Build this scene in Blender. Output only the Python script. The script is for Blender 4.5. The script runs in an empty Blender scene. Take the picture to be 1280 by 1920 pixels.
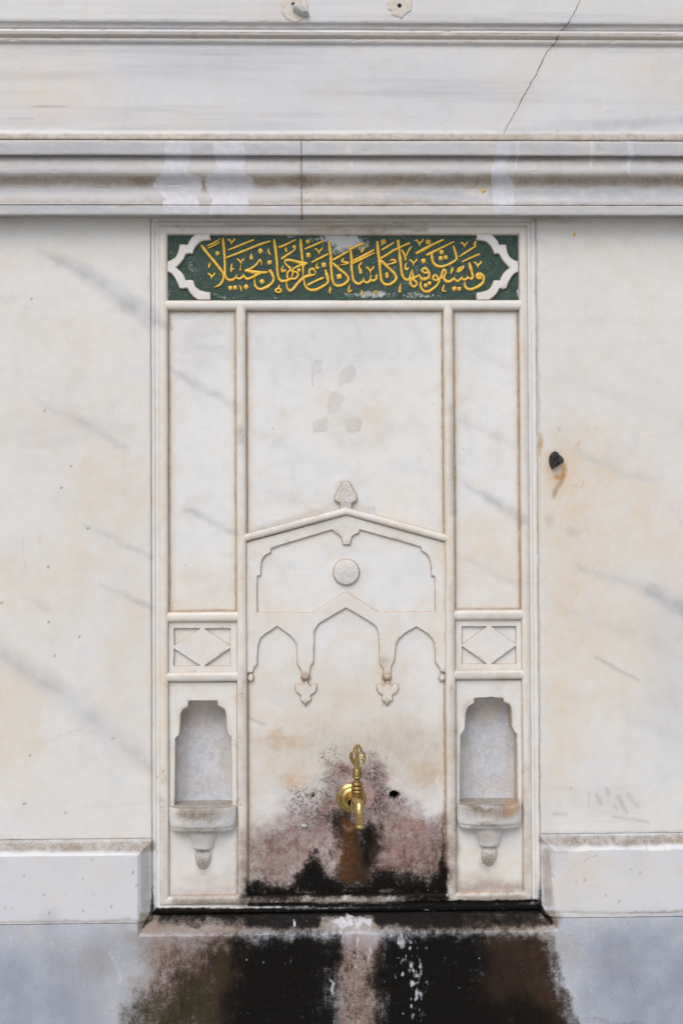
import bpy, bmesh, math, random
import numpy as np
from mathutils import Vector, Matrix
from mathutils.geometry import delaunay_2d_cdt
random.seed(7)
SC = bpy.context.scene
COL = SC.collection

# ------------------------------------------------------------------ camera geometry (pixels of the 1280x1920 photo -> metres)
F, D = 2160.0, 2.4
YAW, PITCH, ROLL = math.radians(1.2303), math.radians(0.9151), math.radians(-0.2842)
CAM = np.array([-D*math.tan(YAW), -D, 1.3287])
_f = np.array([math.sin(YAW)*math.cos(PITCH), math.cos(YAW)*math.cos(PITCH), math.sin(PITCH)])
_r = np.cross(_f, [0, 0, 1]); _r /= np.linalg.norm(_r); _u = np.cross(_r, _f)
RIGHT = _r*math.cos(ROLL) + _u*math.sin(ROLL); UP = -_r*math.sin(ROLL) + _u*math.cos(ROLL)

def unp(px, py, d=0.0):
    """photo pixel -> (X, Z) on the vertical plane that stands d metres in front of the wall face"""
    px = np.asarray(px, float); py = np.asarray(py, float)
    ray = _f + RIGHT*((px-640)/F)[..., None] + UP*((960-py)/F)[..., None]
    t = (-np.asarray(d, float) - CAM[1]) / ray[..., 1]
    return CAM[0]+ray[..., 0]*t, CAM[2]+ray[..., 2]*t
def ux(px, py=1000, d=0.0): return float(unp(px, py, d)[0])
def uz(py, px=640, d=0.0): return float(unp(px, py, d)[1])
def proj(P):
    q = P - CAM
    x, y, z = q@RIGHT, q@UP, q@_f
    return 640+F*x/z, 960-F*y/z
def frame_crop(x0, y0, s):
    return lambda pts: [(x0+p[0]/s, y0+p[1]/s) + tuple(p[2:]) for p in pts]

# ------------------------------------------------------------------ numpy noise and stain masks
def vnoise(x, y, seed=0):
    xi = np.floor(x).astype(np.int64); yi = np.floor(y).astype(np.int64)
    fx = x-xi; fy = y-yi; fx = fx*fx*(3-2*fx); fy = fy*fy*(3-2*fy)
    def h(a, b):
        n = (a*374761393 + b*668265263 + seed*1442695041) & 0xffffffff
        n = ((n ^ (n >> 13))*1274126177) & 0xffffffff
        return ((n ^ (n >> 16)) & 0xffff)/65535.0
    return (h(xi, yi)*(1-fx)+h(xi+1, yi)*fx)*(1-fy) + (h(xi, yi+1)*(1-fx)+h(xi+1, yi+1)*fx)*fy
def fbm(x, y, seed=0, n=4):
    s = 0; a = .5; t = 0
    for k in range(n):
        s = s+a*vnoise(x, y, seed+k*17); t += a; a *= .5; x = x*2.03+11.3; y = y*2.03+5.7
    return s/t
def sstep(a, b, x):
    t = np.clip((x-a)/(b-a), 0, 1); return t*t*(3-2*t)

LAYERS = ['vein', 'soil', 'pink', 'rust', 'brown', 'black', 'wash', 'moss', 'warm', 'cool', 'speck', 'pit']
PRIMS = []
def line(layer, pts, s, feather=5, warp=5):           # pts: (x, y, half width)
    PRIMS.append((layer, 'l', [tuple(map(float, p)) for p in pts], s, feather, warp))
def blob(layer, cx, cy, rx, ry, s, rot=0, warp=10):
    PRIMS.append((layer, 'b', (cx, cy, rx, ry, math.radians(rot)), s, 0, warp))
def area(layer, pts, s, feather=12, warp=10):
    PRIMS.append((layer, 'p', [tuple(map(float, p)) for p in pts], s, feather, warp))

def eval_masks(px, py):
    out = {k: np.zeros_like(px) for k in LAYERS}
    w1 = (fbm(px/26, py/26, 3)-.5)*2; w2 = (fbm(px/26, py/26, 91)-.5)*2
    w3 = (fbm(px/7, py/7, 31, 2)-.5)*2; w4 = (fbm(px/7, py/7, 57, 2)-.5)*2
    for layer, kind, g, s, fe, wp in PRIMS:
        if kind == 'b':
            cx, cy, rx, ry, a = g; m = max(rx, ry)*2.2+wp*2
            x0, x1, y0, y1 = cx-m, cx+m, cy-m, cy+m
        else:
            m = fe+wp*2+(max(p[2] for p in g) if kind == 'l' else 0)
            x0 = min(p[0] for p in g)-m; x1 = max(p[0] for p in g)+m
            y0 = min(p[1] for p in g)-m; y1 = max(p[1] for p in g)+m
        idx = np.nonzero((px > x0) & (px < x1) & (py > y0) & (py < y1))[0]
        if not len(idx): continue
        x = px[idx]+wp*(w1[idx]+.35*w3[idx]); y = py[idx]+wp*(w2[idx]+.35*w4[idx])
        if kind == 'b':
            dx, dy = x-cx, y-cy; c, sn = math.cos(a), math.sin(a)
            q = ((dx*c+dy*sn)/rx)**2+((-dx*sn+dy*c)/ry)**2
            v = np.exp(-q*q*.6-q*.4)
        elif kind == 'l':
            v = np.zeros_like(x)
            for (ax, ay, aw), (bx, by, bw) in zip(g[:-1], g[1:]):
                ex, ey = bx-ax, by-ay; L = ex*ex+ey*ey+1e-9
                t = np.clip(((x-ax)*ex+(y-ay)*ey)/L, 0, 1)
                dd = np.hypot(x-ax-t*ex, y-ay-t*ey); rr = aw+(bw-aw)*t
                v = np.maximum(v, 1-sstep(0, 1, (dd-rr+fe*.5)/fe))
        else:
            n = len(g); ins = np.zeros(len(x), bool); dist = np.full(len(x), 1e9)
            for i in range(n):
                ax, ay = g[i]; bx, by = g[(i+1) % n]
                ex, ey = bx-ax, by-ay; L = ex*ex+ey*ey+1e-9
                t = np.clip(((x-ax)*ex+(y-ay)*ey)/L, 0, 1)
                dist = np.minimum(dist, np.hypot(x-ax-t*ex, y-ay-t*ey))
                cond = ((ay > y) != (by > y))
                if ay != by: ins ^= cond & (x < (bx-ax)*(y-ay)/(by-ay)+ax)
            sd = np.where(ins, -dist, dist)
            v = 1-sstep(-fe*.5, fe*.5, sd)
        o = out[layer][idx]
        out[layer][idx] = 1-(1-o)*(1-np.clip(v*s, 0, 1)) if s > 0 else o*(1+v*s)
    return out

# ------------------------------------------------------------------ materials
class NT:
    def __init__(s, name):
        s.m = bpy.data.materials.new(name); s.m.use_nodes = True
        s.t = s.m.node_tree; s.t.nodes.clear()
        s.out = s.n('ShaderNodeOutputMaterial'); s.b = s.n('ShaderNodeBsdfPrincipled')
        s.t.links.new(s.b.outputs[0], s.out.inputs[0]); s.pos = s.n('ShaderNodeNewGeometry').outputs['Position']
    def n(s, k): return s.t.nodes.new(k)
    def put(s, sock, v):
        if isinstance(v, bpy.types.NodeSocket): s.t.links.new(v, sock)
        elif isinstance(v, (tuple, list)) and len(v) == 3 and sock.type == 'RGBA': sock.default_value = (*v, 1)
        else: sock.default_value = v
    def math(s, op, a, b=0.0, c=None, clamp=False):
        n = s.n('ShaderNodeMath'); n.operation = op; n.use_clamp = clamp
        s.put(n.inputs[0], a); s.put(n.inputs[1], b)
        if c is not None: s.put(n.inputs[2], c)
        return n.outputs[0]
    def scale(s, v, sc, off=(0, 0, 0), rot=(0, 0, 0)):
        n = s.n('ShaderNodeMapping'); s.put(n.inputs[0], v)
        n.inputs['Scale'].default_value = sc; n.inputs['Location'].default_value = off; n.inputs['Rotation'].default_value = rot
        return n.outputs[0]
    def noise(s, sc, det=4, rough=.5, vec=None, dist=0):
        n = s.n('ShaderNodeTexNoise'); s.put(n.inputs['Vector'], vec or s.pos)
        n.inputs['Scale'].default_value = sc; n.inputs['Detail'].default_value = det
        n.inputs['Roughness'].default_value = rough; n.inputs['Distortion'].default_value = dist
        return n.outputs[0]
    def remap(s, v, a, b, c=0., d=1.):
        n = s.n('ShaderNodeMapRange'); n.interpolation_type = 'SMOOTHSTEP'; s.put(n.inputs[0], v)
        for i, k in enumerate((a, b, c, d)): n.inputs[i+1].default_value = k
        return n.outputs[0]
    def mix(s, f, a, b, blend='MIX'):
        n = s.n('ShaderNodeMix'); n.data_type = 'RGBA'; n.blend_type = blend; n.clamp_factor = True
        s.put(n.inputs[0], f); s.put(n.inputs[6], a); s.put(n.inputs[7], b)
        return n.outputs[2]
    def attr(s, name):
        n = s.n('ShaderNodeAttribute'); n.attribute_name = name
        sp = s.n('ShaderNodeSeparateColor'); s.t.links.new(n.outputs['Color'], sp.inputs[0])
        return sp.outputs[0], sp.outputs[1], sp.outputs[2], n.outputs['Alpha']
    def bump(s, h, strength, dist, prev=None):
        n = s.n('ShaderNodeBump'); n.inputs['Strength'].default_value = strength; n.inputs['Distance'].default_value = dist
        s.put(n.inputs['Height'], h)
        if prev: s.put(n.inputs['Normal'], prev)
        return n.outputs[0]

def marble(name, base, alt, rough=.42, streak=0.0, paint=None, grain=1.0, clouds=.6, bump=.25, mottle=0, ochre=.5):
    s = NT(name)
    vein, soil, pink, rust = s.attr('stain_a')
    brown, black, wash, moss = s.attr('stain_b')
    warm, cool, speck, pit = s.attr('stain_c')
    cl = s.noise(3.2, 5, .55, dist=.6); cl2 = s.noise(14, 4, .6)
    fine = s.noise(260, 3, .6); mid = s.noise(70, 5, .65); grit = s.noise(520, 2, .6)
    c = s.mix(s.math('MULTIPLY', s.remap(cl, .35, .68), clouds), base, alt)
    # faint diagonal bedding of the stone
    dv = s.scale(s.pos, (2.2, 1, 13), rot=(0, math.radians(28), 0))
    bed = s.noise(1.0, 6, .62, dv, .8)
    c = s.mix(s.math('MULTIPLY', s.remap(bed, .56, .76), .30), c, (.47, .47, .50))
    if streak:
        hv = s.scale(s.pos, (1.3, 1, 34)); hs = s.noise(1.0, 6, .65, hv, .3)
        c = s.mix(s.math('MULTIPLY', s.remap(hs, .45, .72), streak), c, (.44, .44, .47))
        vv = s.scale(s.pos, (30, 1, 1.1)); vs = s.noise(1.0, 4, .6, vv)
        c = s.mix(s.math('MULTIPLY', s.remap(vs, .48, .75), streak*.6), c, (.64, .64, .66))
    c = s.mix(s.math('MULTIPLY', s.remap(cl2, .48, .70), .26), c, (.64, .56, .47))
    c = s.mix(s.math('MULTIPLY', s.remap(cl2, .50, .30), .22), c, (.55, .57, .62))
    c = s.mix(s.math('MULTIPLY', s.remap(s.noise(38, 4, .6), .5, .72), .13), c, (.58, .55, .53))
    oc = s.noise(5.5, 6, .66, s.scale(s.pos, (1, 1, .8), off=(3.1, 0, 1.7)), 1.2)
    c = s.mix(s.math('MULTIPLY', s.remap(oc, .50, .74), ochre), c, (.73, .645, .51))
    oc2 = s.noise(17, 6, .7, s.scale(s.pos, (1, 1, 1), off=(7.1, 0, 4.7)), .8)
    c = s.mix(s.math('MULTIPLY', s.remap(oc2, .54, .76), ochre*.6), c, (.71, .60, .45))
    gc = s.noise(7.5, 6, .66, s.scale(s.pos, (1, 1, 1), off=(1.3, 0, 9.7)), 1.0)
    c = s.mix(s.math('MULTIPLY', s.remap(gc, .52, .76), .30), c, (.50, .50, .535))
    if mottle:
        m1 = s.noise(52, 6, .7, dist=.8); m2 = s.noise(190, 4, .7)
        c = s.mix(s.math('MULTIPLY', s.remap(m1, .42, .66), mottle), c, (.40, .41, .43))
        c = s.mix(s.math('MULTIPLY', s.remap(m1, .48, .30), mottle*.6), c, (.60, .57, .53))
        c = s.mix(s.math('MULTIPLY', s.remap(m2, .54, .68), mottle*1.1), c, (.86, .86, .88))
    c = s.mix(s.math('MULTIPLY', warm, s.math('ADD', s.remap(mid, .3, .7, .25, .5), s.remap(oc2, .38, .64, .10, .70))), c, (.71, .575, .41))
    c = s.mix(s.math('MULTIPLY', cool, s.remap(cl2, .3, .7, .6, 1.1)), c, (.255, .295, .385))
    c = s.mix(s.math('MULTIPLY', vein, s.remap(cl2, .32, .66, .35, 1.05)), c, (.345, .355, .40))
    if paint:
        wear = s.math('ADD', s.math('MULTIPLY', s.math('SUBTRACT', s.math('ADD', s.math('MULTIPLY', mid, .5), s.math('MULTIPLY', fine, .5)), .5), 1.9), wash)
        pc = s.mix(s.remap(mid, .35, .7), paint, tuple(k*1.5+.006 for k in paint))
        wf = s.remap(wear, .42, .78)
        c = s.mix(wf, pc, (.50, .52, .50))
        c = s.mix(s.math('MULTIPLY', s.remap(fine, .6, .74), s.remap(wash, .02, .3, .12, .7)), c, (.36, .42, .42))
    c = s.mix(s.math('MULTIPLY', s.remap(grit, .3, .7, -1, 1), .05*grain), c, (0.30, .29, .28), 'MIX')
    c = s.mix(s.math('MULTIPLY', s.remap(fine, .58, .8), .22*grain), c, (.80, .79, .77))
    # stray specks everywhere
    spn = s.noise(95, 1, .5); c = s.mix(s.math('MULTIPLY', s.remap(spn, .79, .83), .40), c, (.16, .12, .09))
    # dirt and growths
    big = s.noise(24, 5, .62, dist=.4); sv = s.scale(s.pos, (1, 1, .16)); stk = s.noise(95, 4, .62, sv)
    n1 = s.math('ADD', s.math('ADD', s.math('MULTIPLY', mid, .30), s.math('MULTIPLY', fine, .28)), s.math('ADD', s.math('MULTIPLY', big, .26), s.math('MULTIPLY', stk, .16)))
    nz = s.math('SUBTRACT', n1, .5)
    def soft(m, lo, hi): return s.math('MULTIPLY', m, s.remap(n1, .36, .64, lo, hi), clamp=True)
    def hard(m, k, a=.36, b=.66): return s.remap(s.math('ADD', m, s.math('MULTIPLY', nz, s.math('MULTIPLY', s.remap(m, 0, .12), k))), a, b)
    c = s.mix(soft(soil, .6, 1.25), c, (.245, .192, .142))
    c = s.mix(soft(pink, .6, 1.3), c, s.mix(s.remap(cl2, .4, .6), (.285, .160, .148), (.175, .092, .078)))
    c = s.mix(soft(rust, .5, 1.2), c, (.50, .27, .095))
    lace = s.noise(170, 8, .72)
    c = s.mix(s.math('MULTIPLY', speck, s.remap(lace, .45, .62)), c, (.050, .034, .038))
    c = s.mix(hard(brown, 2.2, .10, .86), c, s.mix(s.remap(n1, .4, .6), (.020, .011, .007), s.mix(rust, (.052, .032, .021), (.17, .070, .018))))
    c = s.mix(s.math('MULTIPLY', hard(moss, 2.2, .1, .95), .9), c, (.040, .036, .015))
    bk = hard(black, 2.0, .12, .90)
    c = s.mix(bk, c, s.mix(s.remap(fine, .5, .75), (.0050, .0046, .0042), (.020, .015, .010)))
    if not paint:
        wv = s.scale(s.pos, (1, 1, .35)); drip = s.noise(85, 5, .65, wv, .4)
        wf = s.remap(s.math('ADD', wash, s.math('MULTIPLY', s.math('SUBTRACT', drip, .5), s.math('MULTIPLY', s.remap(wash, 0, .1), 1.8))), .40, .66)
        c = s.mix(s.math('MULTIPLY', wf, .80), c, s.mix(s.remap(mid, .4, .65), (.55, .55, .60), (.63, .63, .665)))
    s.put(s.b.inputs['Base Color'], c)
    r = s.math('ADD', s.math('MULTIPLY', n1, .25), rough-.1)
    s.put(s.b.inputs['Roughness'], s.mix(bk, r, s.remap(mid, .3, .7, .28, .55)))
    s.put(s.b.inputs['Specular IOR Level'], s.math('SUBTRACT', .38, s.math('MULTIPLY', s.math('MAXIMUM', bk, hard(brown, 2.2, .10, .86)), .28)))
    b = s.bump(s.math('ADD', s.math('MULTIPLY', fine, .5), mid), bump, .0012)
    ph = s.math('MULTIPLY', s.math('ADD', s.noise(210, 3, .7), s.math('MULTIPLY', s.noise(60, 4, .6), 1.2)), s.math('ADD', pit, s.math('MULTIPLY', s.math('ADD', black, brown), .35)))
    b = s.bump(ph, .8, .0035, b)
    s.put(s.b.inputs['Normal'], b)
    return s.m

def metal(name, col, col2, rough, nsc=120, met=1.0, bump=.0006, spots=None):
    s = NT(name); a = s.noise(nsc, 4, .6); b = s.noise(nsc*4, 2, .6)
    c = s.mix(s.remap(a, .4, .7), col, col2)
    if spots: c = s.mix(s.math('MULTIPLY', s.remap(b, .52, .66), spots[3]), c, spots[:3])
    s.put(s.b.inputs['Base Color'], c); s.b.inputs['Metallic'].default_value = met
    s.put(s.b.inputs['Roughness'], s.remap(a, .3, .7, rough, rough+.15))
    s.put(s.b.inputs['Normal'], s.bump(s.math('ADD', a, b), .7, bump))
    return s.m
def plain(name, col, col2, rough, nsc=60, bump=.001):
    s = NT(name); a = s.noise(nsc, 5, .65)
    s.put(s.b.inputs['Base Color'], s.mix(s.remap(a, .35, .65), col, col2))
    s.b.inputs['Roughness'].default_value = rough
    s.put(s.b.inputs['Normal'], s.bump(a, .8, bump)); return s.m

M_SLAB = marble('cream_marble', (.745, .735, .705), (.71, .715, .71))
M_PLIN = marble('white_marble', (.665, .68, .71), (.62, .64, .685), ochre=.25)
M_CORN = marble('weathered_marble', (.545, .535, .525), (.50, .505, .53), streak=.45, clouds=.8, ochre=.3)
M_UP = marble('grey_marble', (.69, .685, .68), (.64, .65, .68), streak=.58, clouds=.8, ochre=.28)
M_PAN = marble('carved_marble', (.775, .772, .752), (.74, .745, .755))
M_BASE = marble('dimmed_blue_grey_marble', (.50, .53, .585), (.40, .435, .50), rough=.36, mottle=.25, ochre=.30, clouds=.8)  # blue-grey stone; dimmer light low on the wall is partly in this colour
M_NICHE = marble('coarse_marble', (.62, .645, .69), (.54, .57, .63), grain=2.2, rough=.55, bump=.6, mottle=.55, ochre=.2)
M_GREEN = marble('green_painted_marble', (.69, .66, .625), (.645, .63, .62), rough=.55, paint=(.020, .050, .036), bump=.5)
M_GOLD = metal('gilding', (.86, .52, .065), (.92, .64, .15), .42, 160, .45, .0009, (.30, .14, .02, .55))
M_BRASS = metal('brass', (.54, .385, .15), (.60, .45, .21), .17, 90, 1.0, .0003, (.25, .16, .05, .35))
M_TARN = metal('tarnished_brass', (.42, .28, .10), (.26, .18, .07), .26, 140, 1.0, .0006, (.05, .045, .025, .6))
M_IRON = metal('rusty_iron', (.022, .022, .028), (.075, .072, .085), .36, 200, .3, .002, (.13, .05, .02, .5))
M_MORTAR = plain('lime_mortar', (.60, .54, .46), (.70, .66, .60), .9, 120, .002)
M_PINKM = plain('pink_mortar', (.42, .27, .24), (.55, .40, .36), .9, 160, .002)
M_PEG = plain('grey_stone', (.40, .40, .40), (.56, .55, .55), .8, 150, .002)
M_CRACK = plain('crack_dirt', (.09, .07, .055), (.27, .21, .16), .95, 150)
M_HOLE = plain('dark_cavity', (.006, .006, .006), (.015, .013, .012), .9)
M_PAVE = plain('paving_stone', (.30, .29, .27), (.40, .385, .36), .8, 20)

# ------------------------------------------------------------------ mesh helpers
def tag(o, label=None, cat=None, group=None, kind=None):
    if label: o['label'] = label; o['kind'] = kind or 'thing'
    if cat: o['category'] = cat
    if group: o['group'] = group
    if kind: o['kind'] = kind
    return o
def empty(name, loc):
    o = bpy.data.objects.new(name, None); o.location = loc; o.empty_display_size = .1; COL.objects.link(o); return o
def wloc(o):
    v = Vector(o.location)
    while o.parent: o = o.parent; v += Vector(o.location)
    return v
def mesh_obj(name, V, faces, mat, parent=None, smooth=40, extra=None, stains=True, merge=False):
    """V: world XYZ array; extra: dict layer -> per-vertex strength"""
    V = np.asarray(V, float)
    me = bpy.data.meshes.new(name)
    base = Vector(((V[:, 0].min()+V[:, 0].max())/2, V[:, 1].max(), V[:, 2].min()))
    L = V-np.array(base)
    me.from_pydata(L.tolist(), [], faces if isinstance(faces, list) else faces.tolist())
    if stains:
        px, py = proj(V); m = eval_masks(px, py)
        if extra:
            for k, v in extra.items(): m[k] = 1-(1-m[k])*(1-np.clip(v, 0, 1))
        for nm, ks in (('stain_a', LAYERS[0:4]), ('stain_b', LAYERS[4:8]), ('stain_c', LAYERS[8:12])):
            a = me.attributes.new(nm, 'FLOAT_COLOR', 'POINT')
            a.data.foreach_set('color', np.stack([m[k] for k in ks], 1).astype(np.float32).ravel())
    if merge:
        bm = bmesh.new(); bm.from_mesh(me); bmesh.ops.remove_doubles(bm, verts=bm.verts, dist=2e-5)
        bmesh.ops.recalc_face_normals(bm, faces=bm.faces); bm.to_mesh(me); bm.free()
    me.materials.append(mat)
    if smooth:
        me.polygons.foreach_set('use_smooth', [True]*len(me.polygons)); me.set_sharp_from_angle(angle=math.radians(smooth))
    me.update()
    o = bpy.data.objects.new(name, me); COL.objects.link(o)
    if parent: o.parent = parent; o.location = base-wloc(parent)
    else: o.location = base
    return o

def ticks(a, b, step, breaks=(), coarse=None, lo=-.80, hi=.80):
    """sorted coordinates from a to b: step inside [lo, hi], coarse outside, plus exact break lines"""
    L = {round(a, 5), round(b, 5)}
    for k in breaks:
        if a < k < b: L.add(round(k, 5))
    fixed = sorted(L)
    keep = []
    for p, q in zip(fixed[:-1], fixed[1:]):
        mid = (p+q)/2; st = step
        if coarse and (mid < lo or mid > hi): st = coarse
        if coarse and p < lo < q: keep += [p, *np.linspace(p, lo, max(1, int(math.ceil((lo-p)/coarse))), endpoint=False)[1:]]; p = lo
        hi_cut = q
        if coarse and p < hi < q: hi_cut = hi
        n = max(1, int(math.ceil((hi_cut-p)/(step if lo <= p < hi or not coarse else st))))
        keep += list(np.linspace(p, hi_cut, n, endpoint=False))
        if hi_cut < q: keep += list(np.linspace(hi_cut, q, max(1, int(math.ceil((q-hi_cut)/coarse))), endpoint=False))
    keep.append(fixed[-1])
    out = [keep[0]]
    for k in keep[1:]:
        if k-out[-1] > 2e-4: out.append(k)
    return np.array(out)

def relief(name, xs, zs, dfun, back, mat, parent=None, rnd=.0015, extra=None, wave=.0004, smooth=50, soiledge=0):
    """a solid block whose front is the height field dfun(X, Z); back at depth `back`"""
    X, Z = np.meshgrid(xs, zs); nx, nz = len(xs), len(zs)
    dd = dfun(X, Z) if callable(dfun) else np.full_like(X, dfun)
    e = np.minimum(np.minimum(X-xs[0], xs[-1]-X), np.minimum(Z-zs[0], zs[-1]-Z))
    jit = 1+.9*(fbm(X*90, Z*90, 5)-.5)*2
    if rnd: dd = dd-rnd*jit*(1-np.clip(e/(rnd*jit+1e-6), 0, 1))**2
    dd = dd+wave*(fbm(X*9, Z*9, 12)-.5)*2+wave*.5*(fbm(X*45, Z*45, 77)-.5)
    V = np.stack([X.ravel(), -dd.ravel(), Z.ravel()], 1)
    idx = np.arange(nx*nz).reshape(nz, nx)
    q = np.stack([idx[:-1, :-1], idx[:-1, 1:], idx[1:, 1:], idx[1:, :-1]], -1).reshape(-1, 4).tolist()
    ring = list(idx[0, :])+list(idx[1:, -1])+list(idx[-1, -2::-1])+list(idx[-2:0:-1, 0])
    n0 = len(V); B = V[ring].copy(); B[:, 1] = -back
    V = np.vstack([V, B]); m = len(ring)
    for i in range(m):
        j = (i+1) % m; q.append([int(ring[i]), n0+i, n0+j, int(ring[j])])
    q.append([n0+i for i in range(m)][::-1])
    ex = {}
    if soiledge:
        ex['soil'] = np.concatenate([(soiledge*(1-sstep(.001, .006, e))).ravel(), np.full(m, soiledge)])
    if extra:
        for k, fn in extra.items():
            v = fn(X, Z).ravel(); ex[k] = np.concatenate([v, v[ring]])
    return mesh_obj(name, V, q, mat, parent, smooth, ex)

def edgebreaks(a, b): return (a+.0007, a+.0015, a+.003, b-.003, b-.0015, b-.0007)

def bead(name, path, w, d0, h, mat, parent, closed=False, step=.006, soil=.45, flat=.5, seed=1, tip=False):
    """a carved rounded moulding along a path in the wall plane (path: XZ metres)"""
    P = [np.array(p, float) for p in path]; n = len(P); pts = []; nor = []
    segs = n if closed else n-1
    def nrm(a, b):
        t = (b-a)/np.linalg.norm(b-a); return np.array([-t[1], t[0]])
    vn = []
    for i in range(n):
        if closed or 0 < i < n-1:
            a = nrm(P[i-1], P[i]); b = nrm(P[i], P[(i+1) % n]); m = a+b; m = m/(m@m)*2
        elif i == 0: m = nrm(P[0], P[1])
        else: m = nrm(P[-2], P[-1])
        vn.append(m)
    for i in range(segs):
        a, b = P[i], P[(i+1) % n]; k = max(1, int(np.linalg.norm(b-a)/step))
        for j in range(k):
            t = j/k; pts.append(a+(b-a)*t); nor.append(vn[i]*(1-t)**1 + vn[(i+1) % n]*t if False else (vn[i] if j == 0 else nrm(a, b)))
    if not closed: pts.append(P[-1]); nor.append(vn[-1])
    pts = np.array(pts); nor = np.array(nor); N = len(pts)
    prof = [(-1, -.25), (-1, .0), (-.97, .3), (-.86, .62), (-.66, .87), (-.38, .98), (0, 1.0), (.38, .98), (.66, .87), (.86, .62), (.97, .3), (1, 0), (1, -.25)]
    K = len(prof)
    u = np.arange(N)*step
    jw = 1+.05*(fbm(u*18+seed*7, u*0+seed, 3)-.5)*2; jh = 1+.10*(fbm(u*25+seed*3, u*0+9, 4)-.5)*2
    V = np.zeros((N, K, 3)); so = np.zeros((N, K))
    for k, (s, hh) in enumerate(prof):
        q = pts+nor*(s*w/2*jw)[:, None]
        ero = (fbm(q[:, 0]*120, q[:, 1]*120, 8+k)-.5)*.0009
        V[:, k, 0] = q[:, 0]; V[:, k, 2] = q[:, 1]; V[:, k, 1] = -(d0+h*hh*jh+ero)
        so[:, k] = soil*(1.7 if abs(s) > .98 else 1.25 if abs(s) > .95 else .5 if abs(s) > .8 else .0)
    idx = np.arange(N*K).reshape(N, K); q = []
    for i in range(N if closed else N-1):
        j = (i+1) % N
        for k in range(K-1): q.append([int(idx[i, k]), int(idx[j, k]), int(idx[j, k+1]), int(idx[i, k+1])])
    if not closed: q.append([int(v) for v in idx[0]]); q.append([int(v) for v in idx[-1][::-1]])
    return mesh_obj(name, V.reshape(-1, 3), q, mat, parent, 55, {'soil': so.ravel()*.85, 'rust': so.ravel()*.5, 'warm': np.full(N*K, .30)}, merge=True)

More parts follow.
